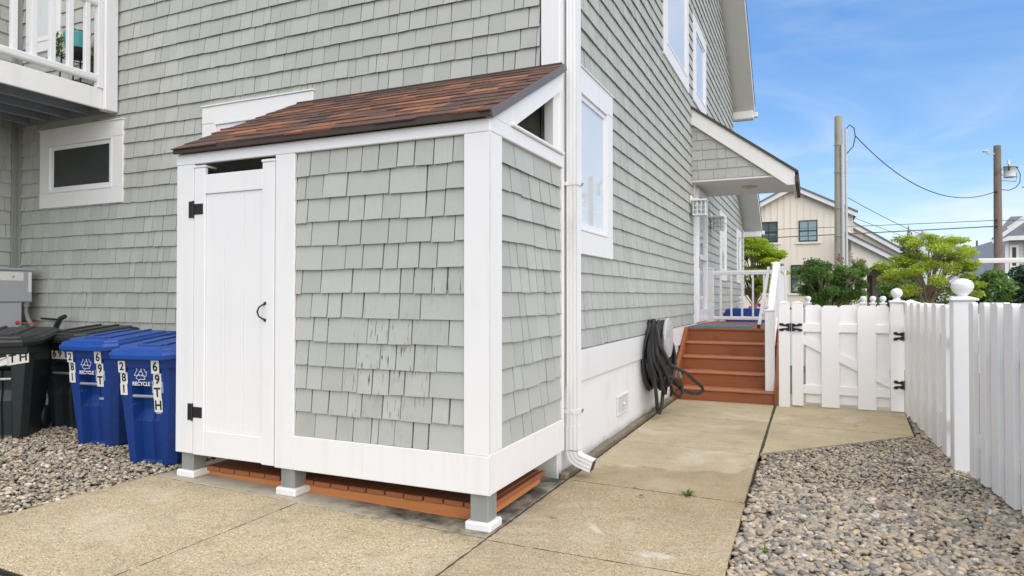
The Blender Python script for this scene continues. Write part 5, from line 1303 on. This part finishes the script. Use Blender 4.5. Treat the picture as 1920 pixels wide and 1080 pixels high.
# ------------------------------------------------------------------ beyond the gate
ff = thing('garden_fence', 'white scalloped picket fence with ball finials beyond the gate', 'fence', (0.2, 15.0, -0.08))
for i, x in enumerate((-2.6, -1.4, -0.1, 0.90, 1.07, 1.245, 2.4, 3.7)):
    z1 = 1.27; mb = MB(); w_ = 0.05; mb.box((x - w_, 15 - w_, -0.12), (x + w_, 15 + w_, z1), 0.005); mb.box((x - w_ - 0.015, 15 - w_ - 0.015, z1 + 0.0005), (x + w_ + 0.015, 15 + w_ + 0.015, z1 + 0.03), 0.005); o = mb.build('post', 'white_vinyl', ff)
    mb = MB(); mb.lathe((x, 15, z1 + 0.03), [(0.04, 0), (0.025, 0.012), (0.05, 0.04), (0.062, 0.075), (0.05, 0.11), (0.03, 0.126), (0.0, 0.13)], 14); mb.build('ball_finial', 'white_vinyl', o)
for z in (0.25, 1.02):
    mb = MB(); mb.box((-2.6, 15.03, z), (3.7, 15.06, z + 0.08)); mb.build('rail', 'white_vinyl', ff)
x = -2.5
while x < 3.65:
    mb = MB(); k = abs(((x + 2.6) % 1.2) - 0.6) / 0.6; zt = 1.10 + 0.10 * k; mb.extrude([(x, 14.985, 0.0), (x + 0.075, 14.985, 0.0), (x + 0.075, 14.985, zt - 0.03), (x + 0.0375, 14.985, zt), (x, 14.985, zt - 0.03)], (0, 0.018, 0)); mb.build('picket', 'white_vinyl', ff); x += 0.12

def tree(name, label, cat, base, trunk_top, tr, clumps, n, size, mat, seed, group=None, flat=0.5, extra=None, bark='bark'):
    t_ = thing(name, label, cat, base, 0, group); g = random.Random(seed)
    mb = MB(); B = Vector(base); T = Vector(trunk_top)
    mid = (B + T) / 2 + Vector((g.uniform(-0.05, 0.05), g.uniform(-0.05, 0.05), 0))
    mb.tube([B - Vector((0, 0, 0.1)), B + (mid - B) * 0.5, mid, T], [tr * 1.2, tr, tr * 0.9, tr * 0.75], 8); mb.build('trunk', bark, t_)
    mb = MB()
    for (c, r) in clumps:
        c = Vector(c); m_ = T + (c - T) * 0.5 + Vector((0, 0, -0.06 * (c - T).length)); mb.tube([T - (T - B) * g.uniform(0.02, 0.3), m_, c], [tr * 0.30, tr * 0.17, tr * 0.06], 6)
        for k in range(3):
            e = c + Vector((g.uniform(-1, 1) * r[0], g.uniform(-1, 1) * r[1], g.uniform(-0.4, 0.9) * r[2])); mb.tube([m_ + (c - m_) * 0.4, (c + e) / 2, e], [tr * 0.2, tr * 0.13, tr * 0.05], 5)
    mb.build('limbs', bark, t_)
    leaves('crown', [c for c, r in clumps], [r for c, r in clumps], n, size, mat, t_, flat, seed)
    if extra:
        for k, (c, r) in enumerate(zip(extra[0], extra[1])): leaves(extra[4], [c], [r], extra[2] // len(extra[0]), size * 0.8, extra[3], t_, 0.9, seed + 5 + k, (0, 1), 0.5)
    return t_
g = random.Random(2)
cl = []
for i in range(52):
    a = g.uniform(0, 6.28); k = g.random(); z = 1.52 + 1.38 * k
    wd = 1.12 * math.sqrt(max(0.05, 1 - ((k - 0.30) / 0.78) ** 2)); rr_ = 0.35 + 0.65 * g.random() ** 0.5
    cl.append(((2.72 + math.cos(a) * rr_ * wd, 20 + math.sin(a) * rr_ * wd, z + g.uniform(-0.08, 0.08)), (g.uniform(0.16, 0.34), g.uniform(0.16, 0.34), g.uniform(0.08, 0.18))))
tree('dogwood_tree', 'small open yellow-green tree behind the picket fence by the cream house', 'tree', (2.69, 20, -0.08), (2.66, 20, 1.62), 0.07, cl, 17000, 0.042, 'leaf_lime', 31, 'garden trees', 0.6)
cl = []
for i in range(60):
    a = g.uniform(0, 6.28); rr_ = g.random() ** 0.5; z = 1.28 + 0.90 * g.random(); wd = 0.70 * (0.75 + 0.4 * (z - 1.2))
    cl.append(((0.36 + math.cos(a) * rr_ * wd, 17 + math.sin(a) * rr_ * wd, z), (g.uniform(0.13, 0.24), g.uniform(0.13, 0.24), g.uniform(0.10, 0.17))))
ex = [[(0.36 + g.uniform(-0.75, 0.75), 17 + g.uniform(-0.4, 0.4), g.uniform(2.05, 2.3)) for i in range(13)], [(0.05, 0.05, 0.13)] * 13, 330, 'leaf_copper', 'shoot']
tree('crape_myrtle', 'rounded dark green shrub with coppery shoot tips behind the gate', 'shrub', (0.38, 17, -0.08), (0.36, 17, 1.05), 0.05, cl, 19000, 0.034, 'leaf_dark', 32, 'garden trees', 0.7, ex)
cl = []
for i in range(44):
    a = g.uniform(0, 6.28); rr_ = g.random() ** 0.55; z = 1.55 + 1.75 * g.random(); wd = 1.0 * (1 - 0.4 * max(0, z - 2.4))
    cl.append(((-1.72 + math.cos(a) * rr_ * wd, 23 + math.sin(a) * rr_ * wd, z), (g.uniform(0.2, 0.38), g.uniform(0.2, 0.38), g.uniform(0.09, 0.17))))
tree('maple_tree', 'bright green leafy tree between the grey house and the dark green shrub', 'tree', (-1.75, 23, -0.08), (-1.72, 23, 1.5), 0.08, cl, 17000, 0.052, 'leaf_bright', 33, 'garden trees', 0.5)
cl = [((3.25 + g.uniform(-1, 1) * 0.75 * (1 - k), 29 + g.uniform(-0.6, 0.6), 0.9 + 3.0 * k), (0.55 * (1.05 - k), 0.55 * (1.05 - k), 0.32)) for k in [i / 21 for i in range(22)]]
tree('evergreen_tree', 'dark conical evergreen standing behind the yellow-green tree', 'tree', (3.25, 29, -0.08), (3.25, 29, 3.2), 0.12, cl, 4200, 0.085, 'needle', 34, 'evergreens', 0.9)
cl = [((2.9 + g.uniform(-1.0, 1.3), 23.5 + g.uniform(-0.5, 0.5), g.uniform(0.7, 1.75)), (0.38, 0.38, 0.26)) for i in range(18)]
tree('shrub', 'mid-green rounded shrub behind the trunk of the yellow-green tree', 'shrub', (2.9, 23.5, -0.08), (2.9, 23.5, 0.8), 0.06, cl, 8000, 0.065, 'leaf_dark', 35, None, 0.8)
for i, (x, y, zt, lab) in enumerate(((4.9, 26, 2.25, 'dark green hedge shrub left of the brown utility pole'), (6.3, 27, 2.55, 'tall dark green hedge shrub right of the brown utility pole'), (7.2, 26, 2.2, 'low dark hedge shrub in front of the pale grey house'))):
    cl = [((x + g.uniform(-0.7, 0.7), y + g.uniform(-0.5, 0.5), g.uniform(0.5, zt - 0.2)), (0.36, 0.36, 0.3)) for k in range(18)]
    tree('hedge_shrub', lab, 'shrub', (x, y, -0.08), (x, y, 1.0), 0.06, cl, 6000, 0.085, 'leaf_dark' if i != 1 else 'needle', 40 + i, 'hedge shrubs', 0.9)
cl = [((x, 15.9 + g.uniform(-0.15, 0.15), g.uniform(0.6, 1.14)), (0.14, 0.12, 0.10)) for x in [-1.3 + 0.16 * i for i in range(9)]]
fl = [[(x + g.uniform(-0.06, 0.06), 15.6, g.uniform(1.14, 1.24)) for x in (-1.22, -1.12, -0.78, -0.72, -0.42, -0.36, -0.30, -0.25)], [(0.055, 0.05, 0.035)] * 8, 240, 'petal', 'flower']
tree('rose_bush', 'low rose bush with pink-red flowers beyond the blue box', 'bush', (-0.7, 15.9, -0.08), (-0.7, 15.9, 0.5), 0.03, cl, 1200, 0.045, 'leaf_bright', 50, None, 0.9, fl)

# cream neighbour house with board-and-batten gables
nb = thing('neighbour_house', 'cream board-and-batten house with black windows and white gable trim', 'house', (0, 36, -0.1))
YN = 36.0
def gbl(name, pts, y, dep, mat, parent=nb):
    mb = MB(); mb.extrude([(x, y, z) for x, z in pts], (0, dep, 0)); return mb.build(name, mat, parent)
wl = gbl('wall', [(-5.6, -0.1), (1.75, -0.1), (1.75, 5.35), (-0.89, 6.72), (-5.6, 4.30)], YN, 7, 'cream_siding')
mb = MB(); x = -5.5
while x < 1.7:
    top = 6.68 - 0.52 * abs(x + 0.89); mb.box((x, YN - 0.03, 0.2), (x + 0.05, YN - 0.001, top)); x += 0.30
mb.build('batten', 'cream_siding', wl)
def rslope(name, x0, z0, x1, z1, y, dep, up=0.0, th=0.22, face='white_paint'):
    mb = MB(); mb.extrude([(x0, y, z0 + up), (x1, y, z1 + up), (x1, y, z1 + up + th), (x0, y, z0 + up + th)], (0, 0.08, 0)); o = mb.build(name, face, nb)
    mb = MB(); mb.extrude([(x0, y - 0.05, z0 + up + th + 0.002), (x1, y - 0.05, z1 + up + th + 0.002), (x1, y - 0.05, z1 + up + th + 0.08), (x0, y - 0.05, z0 + up + th + 0.08)], (0, dep, 0)); mb.build('roof_sheet', 'roof_grey', o)
rslope('rake', -0.89, 6.66, 1.95, 5.18, YN - 0.35, 7.6); rslope('rake', -0.89, 6.66, -5.7, 4.18, YN - 0.35, 7.6)
gbl('wall', [(1.752, -0.1), (4.6, -0.1), (4.6, 3.1), (1.752, 5.0)], YN + 1.0, 6, 'cream_siding'); rslope('rake', 1.40, 5.05, 4.9, 2.75, YN + 0.7, 6.6)
mb = MB(); x = 1.9
while x < 4.5: mb.box((x, YN + 0.97, 0.2), (x + 0.05, YN + 0.999, 5.0 - (x - 1.752) * 0.667 - 0.05)); x += 0.30
mb.build('batten', 'cream_siding', wl)
# entry porch
mb = MB(); a0, a1 = 2.22, 3.30
arch = [(1.6, -0.1), (a0, -0.1)] + [(a0 + (a1 - a0) * i / 8, 2.62 + 0.28 * math.sin(math.pi * i / 8)) for i in range(9)] + [(a1, -0.1), (3.75, -0.1), (3.75, 2.75), (1.6, 4.05)]
mb.extrude([(x, YN - 1.6, z) for x, z in arch], (0, 0.25, 0)); pw = mb.build('entry_wall', 'cream_siding', nb)
mb = MB(); mb.box((1.6, YN - 1.34, -0.1), (1.75, YN - 0.01, 3.6)); mb.box((3.6, YN - 1.34, -0.1), (3.75, YN + 0.9, 2.7)); mb.build('entry_side', 'cream_siding', nb)
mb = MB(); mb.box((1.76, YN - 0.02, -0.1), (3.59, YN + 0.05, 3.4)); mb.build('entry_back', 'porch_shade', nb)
mb = MB(); mb.box((2.05, YN - 0.06, -0.1), (2.55, YN - 0.021, 2.4)); mb.build('door', 'door_brown', nb)
rslope('rake', 1.35, 4.12, 4.05, 2.52, YN - 1.9, 2.6)
mb = MB(); mb.box((1.62, YN - 1.3, 2.95), (3.58, YN - 0.03, 3.0)); mb.build('entry_ceiling', 'cream_trim', nb)
mb = MB(); mb.box((3.76, YN - 1.58, -0.1), (4.05, YN - 1.3, 2.6), 0.01); mb.build('porch_column', 'cream_trim', nb)
def nwin(x0, x1, z0, z1, y=YN):
    mb = MB(); f = 0.05
    for a in ((x0, x1, z1 - f, z1), (x0, x1, z0, z0 + f), (x0, x0 + f, z0 + f, z1 - f), (x1 - f, x1, z0 + f, z1 - f), ((x0 + x1) / 2 - 0.018, (x0 + x1) / 2 + 0.018, z0 + f, z1 - f), (x0 + f, (x0 + x1) / 2 - 0.019, (z0 + z1) / 2 - 0.03, (z0 + z1) / 2 + 0.03), ((x0 + x1) / 2 + 0.019, x1 - f, (z0 + z1) / 2 - 0.03, (z0 + z1) / 2 + 0.03)):
        mb.box((a[0], y - 0.09, a[2]), (a[1], y - 0.035, a[3]))
    o = mb.build('window', 'dark_frame', nb)
    mb = MB(); mb.box((x0 + f, y - 0.055, z0 + f), (x1 - f, y - 0.052, z1 - f)); mb.build('pane', 'glass_far', o)
    mb = MB(); mb.box((x0 + f, y - 0.045, z0 + f), (x1 - f, y - 0.036, z1 - f)); mb.build('blind', 'blind_grey', o)
    mb = MB(); mb.box((x0 - 0.15, y - 0.09, z0 - 0.11), (x1 + 0.15, y - 0.03, z0 - 0.02)); mb.build('sill', 'cream_trim', o)
nwin(-2.44, -1.61, 4.13, 5.16); nwin(-0.635, 0.20, 4.12, 5.16); nwin(-1.01, -0.15, 1.6, 2.98); nwin(-2.3, -1.45, 1.6, 2.98)

# pale grey house at the right edge
nr_ = thing('neighbour_house', 'pale grey clapboard house with dark grey roof behind the brown utility pole', 'house', (10, 38, -0.1))
mb = MB(); mb.box((8.2, 38.0, -0.1), (15, 45, 4.2)); mb.extrude([(8.9, 37.99, 4.201), (15, 37.99, 4.201), (15, 37.99, 7.0), (11.9, 37.99, 7.0), (9.2, 37.99, 4.9)], (0, 6, 0)); wl2 = mb.build('wall', 'grey_siding', nr_)
for i in range(26):
    mb = MB(); z = 0.1 + i * 0.158; mb.extrude([(8.2, 37.999, z), (8.2, 37.965, z), (8.2, 37.985, z + 0.155), (8.2, 37.999, z + 0.155)], (6.8, 0, 0)); mb.build('clapboard', 'grey_siding', wl2)
mb = MB(); mb.extrude([(7.55, 37.5, 4.0), (7.55, 37.5, 4.1), (8.75, 39.6, 5.3), (8.75, 39.6, 5.2)], (7, 0, 0)); mb.build('roof', 'roof_grey', nr_)
mb = MB(); mb.extrude([(7.5, 37.46, 3.86), (8.2, 37.46, 4.2), (15, 37.46, 4.2), (15, 37.46, 4.0), (8.25, 37.46, 4.0)], (0, 0.04, 0)); mb.beam((7.55, 37.4, 3.93), (9.2, 37.4, 5.25), 0.05, 0.16, up=(0, 0, 1)); mb.beam((8.2, 37.6, 4.55), (10.4, 37.6, 6.3), 0.06, 0.14); mb.build('fascia', 'white_paint', nr_)
mb = MB(); mb.box((8.155, 37.93, -0.1), (8.30, 37.963, 4.0)); mb.build('corner_board', 'white_paint', nr_)
for x0, x1, z0, z1 in ((8.43, 8.58, 2.85, 3.7), (9.0, 9.5, 2.9, 3.85)):
    mb = MB(); mb.box((x0 - 0.1, 37.925, z0 - 0.1), (x1 + 0.1, 37.96, z1 + 0.1)); o = mb.build('window', 'white_paint', nr_); mb = MB(); mb.box((x0, 37.915, z0), (x1, 37.924, z1)); mb.build('pane', 'dark_frame', o)

# brown shingled gambrel house farther off, and a white one before it
fh = thing('neighbour_house', 'distant brown shingled house with white-edged gambrel roof', 'house', (11, 60, -0.1))
mb = MB(); mb.extrude([(9.0, 60, -0.1), (12.9, 60, -0.1), (12.9, 60, 2.9), (12.2, 60, 3.15), (11.5, 60, 4.3), (9.6, 60, 4.75), (9.0, 60, 4.3)], (0, 6, 0)); mb.build('wall', 'brown_siding', fh)
mb = MB(); mb.beam((12.3, 59.9, 3.05), (11.5, 59.9, 4.35), 0.1, 0.16); mb.beam((11.5, 59.9, 4.35), (9.6, 59.9, 4.85), 0.1, 0.16); mb.build('rake', 'white_paint', fh)
for x in (10.75, 11.1):
    mb = MB(); mb.box((x, 59.9, 3.3), (x + 0.28, 59.96, 4.1)); o = mb.build('window', 'white_paint', fh); mb = MB(); mb.box((x + 0.05, 59.88, 3.36), (x + 0.23, 59.895, 4.04)); mb.build('pane', 'dark_frame', o)
f2 = thing('neighbour_house', 'distant low dark-roofed building with one small white window', 'house', (13.2, 62, -0.1))
mb = MB(); mb.box((12.6, 62, -0.1), (16, 66, 4.6)); mb.build('wall', 'brown_siding', f2)
mb = MB(); mb.box((12.95, 61.9, 3.45), (13.75, 61.98, 4.15)); o = mb.build('window', 'white_paint', f2)
for i in range(2): mb = MB(); mb.box((13.03 + i * 0.34, 61.88, 3.53), (13.33 + i * 0.34, 61.895, 4.07)); mb.build('pane', 'dark_frame', o)
wh = thing('neighbour_house', 'white gabled house seen through the yellow-green tree', 'house', (6.9, 48, -0.1))
mb = MB(); mb.extrude([(4.4, 48, -0.1), (9.2, 48, -0.1), (9.2, 48, 3.7), (6.1, 48, 5.35), (4.4, 48, 4.4)], (0, 6, 0)); mb.build('wall', 'blind_white', wh)
mb = MB(); mb.beam((6.1, 47.9, 5.45), (9.4, 47.9, 3.7), 0.3, 0.14); mb.beam((6.1, 47.9, 5.45), (4.2, 47.9, 4.4), 0.3, 0.14); mb.build('rake', 'cream_trim', wh)
for x in (7.9, 8.5): mb = MB(); mb.box((x, 47.93, 2.9), (x + 0.35, 47.99, 3.8)); mb.build('window', 'blind_grey', wh)
# weathered beam of a pergola by the brown pole
pg = thing('pergola', 'pale weathered pergola beam beside the brown utility pole', 'pergola', (6.6, 30, -0.1))
mb = MB(); mb.box((5.64, 30.0, 2.66), (9.0, 30.08, 2.80), 0.01); mb.build('beam', 'cream_trim', pg)
mb = MB(); mb.box((5.7, 30.4, 2.70), (9.0, 30.48, 2.86), 0.01); mb.build('beam', 'cream_trim', pg)
for x in (7.9, 8.9): mb = MB(); mb.box((x, 30.09, -0.1), (x + 0.12, 30.21, 2.659)); mb.build('post', 'cream_trim', pg)

# ------------------------------------------------------------------ utility poles and wires
def upole(name, label, x, y, zt, r, mat):
    t_ = thing(name, label, 'utility pole', (x, y, -0.1), 0, 'utility poles')
    mb = MB(); mb.T = 0.37; mb.tube([(x, y, -0.1), (x, y, zt * 0.5), (x, y, zt)], [r * 1.15, r, r * 0.85], 14); mb.build('shaft', mat, t_); return t_
p1 = upole('utility_pole', 'pale wooden utility pole with grey conduits behind the gate', 0.86, 27, 7.95, 0.15, 'pole_pale')
mb = MB(); mb.tube([(0.98, 26.83, 0), (0.98, 26.83, 6.9)], 0.055, 8); mb.tube([(1.10, 26.92, 0), (1.10, 26.92, 7.5)], 0.045, 8); mb.build('conduit', 'conduit_grey', p1)
mb = MB()
for z in (2.5, 3.6, 4.6, 5.9, 6.9): mb.tube([(0.86 + 0.19 * math.cos(a), 27 + 0.19 * math.sin(a), z) for a in [R(200 + 20 * i) for i in range(9)]], 0.012, 5)
mb.build('strap', 'steel_bar', p1)
mb = MB(); mb.tube([(1.1, 26.9, 7.45), (1.22, 26.88, 7.58), (1.36, 26.88, 7.45), (1.40, 26.9, 7.15), (1.33, 26.9, 6.8), (1.12, 26.9, 6.55)], 0.02, 6); mb.build('drip_loop', 'wire', p1)
mb = MB(); mb.lathe((1.06, 27.0, 6.62), [(0.0, 0.0), (0.05, 0.01), (0.05, 0.07), (0.0, 0.08)], 8, axis='x'); mb.build('clamp', 'steel_bar', p1)
p2 = upole('utility_pole', 'brown weathered utility pole carrying a grey transformer', 7.075, 34, 7.75, 0.155, 'pole_wood')
tr_ = thing('transformer', 'grey cylindrical transformer hung on the brown utility pole', 'transformer', (7.50, 34, 6.38))
mb = MB(); mb.lathe((7.50, 34, 6.38), [(0.0, 0.0), (0.20, 0.0), (0.225, 0.02), (0.225, 0.03), (0.215, 0.035), (0.215, 0.44), (0.235, 0.445), (0.235, 0.475), (0.16, 0.50), (0.0, 0.51)], 20); mb.build('tank', 'transformer_grey', tr_)
mb = MB(); mb.box((7.20, 33.96, 6.48), (7.30, 34.04, 6.56)); mb.box((7.20, 33.96, 6.72), (7.30, 34.04, 6.80)); mb.build('bracket', 'steel_bar', tr_)
mb = MB(); mb.lathe((7.46, 34, 6.89), [(0.05, 0.0), (0.06, 0.03), (0.035, 0.05), (0.06, 0.09), (0.035, 0.11), (0.055, 0.15), (0.03, 0.17), (0.06, 0.2), (0.0, 0.24)], 12); mb.build('bushing', 'porcelain', tr_)
mb = MB(); mb.tube([(7.44, 33.9, 6.9), (7.42, 33.76, 6.8), (7.42, 33.76, 6.65)], 0.03, 6); mb.lathe((7.74, 34, 6.78), [(0.0, -0.04), (0.05, 0.0), (0.0, 0.06)], 8, axis='x'); mb.build('terminal', 'black_iron', tr_)
mb = MB(); mb.tube([(7.76, 34, 6.74), (7.86, 34, 6.5), (7.84, 34, 6.15), (7.70, 34, 5.95), (7.45, 34, 5.85), (7.2, 34, 5.9)], 0.018, 5); mb.tube([(7.70, 34, 6.74), (7.74, 34, 6.4), (7.70, 34, 6.2), (7.2, 34, 6.28)], 0.012, 5); mb.build('lead', 'wire', tr_)
mb = MB(); mb.box((6.72, 33.92, 7.38), (6.98, 33.98, 7.44)); mb.lathe((6.74, 33.95, 7.44), [(0.05, 0), (0.05, 0.06), (0.03, 0.07), (0.05, 0.10), (0.0, 0.14)], 10); mb.lathe((6.64, 33.95, 7.55), [(0.0, -0.1), (0.05, -0.08), (0.05, 0.08), (0.0, 0.1)], 10, axis='x'); mb.build('insulator', 'conduit_grey', p2)
mb = MB()
for z in (4.35, 4.6, 5.8): mb.box((6.93, 33.78, z - 0.04), (7.02, 33.86, z + 0.04))
mb.build('clamp', 'black_iron', p2)
p3 = upole('utility_pole', 'thin distant pole with short crossarms above the brown gambrel house', 14.9, 80, 7.0, 0.11, 'pole_wood')
mb = MB(); mb.box((14.5, 79.9, 6.1), (15.3, 79.98, 6.2)); mb.box((14.6, 79.9, 5.5), (15.2, 79.98, 5.6)); mb.build('crossarm', 'pole_wood', p3)
def wire(a, b, sag, r, label, n=28):
    a, b = Vector(a), Vector(b); pth = [a + (b - a) * (i / n) - Vector((0, 0, sag * 4 * (i / n) * (1 - i / n))) for i in range(n + 1)]
    mb = MB(); mb.tube(pth, r, 6); o = mb.build('overhead_wire', 'wire'); tag(o, label, 'wire', 'overhead wires')
wire((1.38, 26.9, 7.2), (6.95, 33.85, 5.80), 1.0, 0.017, 'thick sagging wire from the pale pole to the brown pole')
wire((-34, 33.0, 5.2), (6.93, 33.82, 4.60), 0.25, 0.013, 'upper level wire crossing in front of the cream house')
wire((-34, 33.0, 3.9), (6.93, 33.80, 4.35), 0.12, 0.021, 'lower, thicker level wire crossing in front of the cream house')
wire((7.2, 34, 4.60), (40, 34.5, 4.9), 0.2, 0.013, 'wire running on from the brown pole above the grey house')
wire((1.1, 27.2, 5.05), (16.0, 70, 5.2), 0.9, 0.012, 'thin wire sloping down behind the pale pole')
wire((1.1, 27.2, 4.4), (18.0, 75, 4.6), 0.6, 0.010, 'lowest thin wire sloping away from the pale pole')
wire((7.9, 34, 5.95), (40, 36, 6.4), 0.3, 0.018, 'wire leaving the transformer leads')

# ------------------------------------------------------------------ small life on the ground
def weed(x, y, n, s, label, seed):
    g = random.Random(seed); mb = MB()
    for i in range(n):
        a = g.uniform(0, 6.28); l = s * g.uniform(0.5, 1.1); u = Vector((math.cos(a), math.sin(a), 0)); sd_ = Vector((-u.y, u.x, 0)) * 0.004
        b = Vector((x, y, gz(x) - 0.01)) + u * g.uniform(0, 0.02); m_ = b + u * l * 0.4 + Vector((0, 0, l * 0.7)); e = b + u * l + Vector((0, 0, l * 0.8)); mb.T = g.random()
        mb.add([b - sd_, b + sd_, m_ + sd_ * 1.3, m_ - sd_ * 1.3, e], [(0, 1, 2, 3), (3, 2, 4)])
    tag(mb.build('weed', 'leaf_pot'), label, 'weed')
weed(-0.83, 4.90, 26, 0.055, 'small green weed in the joint between two slabs', 1)
weed(-1.20, 4.925, 10, 0.02, 'tiny weed sprig in the same slab joint, nearer the house', 2)
weed(-0.25, 4.02, 10, 0.03, 'tiny green weed among the river stones', 3)
for i, (x, y, lab) in enumerate(((-1.53, 4.05, 'curled brown dead leaf on the stained strip by the shower footing'), (-1.12, 4.72, 'dark brown leaf scrap on the coarse damp slab'), (0.42, 8.22, 'dark dead leaf on the slab in front of the gate'))):
    mb = MB(); z = 0.006; s = 0.028; mb.add([(x - s, y, z), (x, y - s * 0.5, z + 0.012), (x + s, y + s * 0.2, z + 0.002), (x, y + s * 0.5, z + 0.014)], [(0, 1, 3), (1, 2, 3)]); tag(mb.build('fallen_leaf', 'door_brown' if i != 0 else 'rim_wood'), lab, 'leaf')
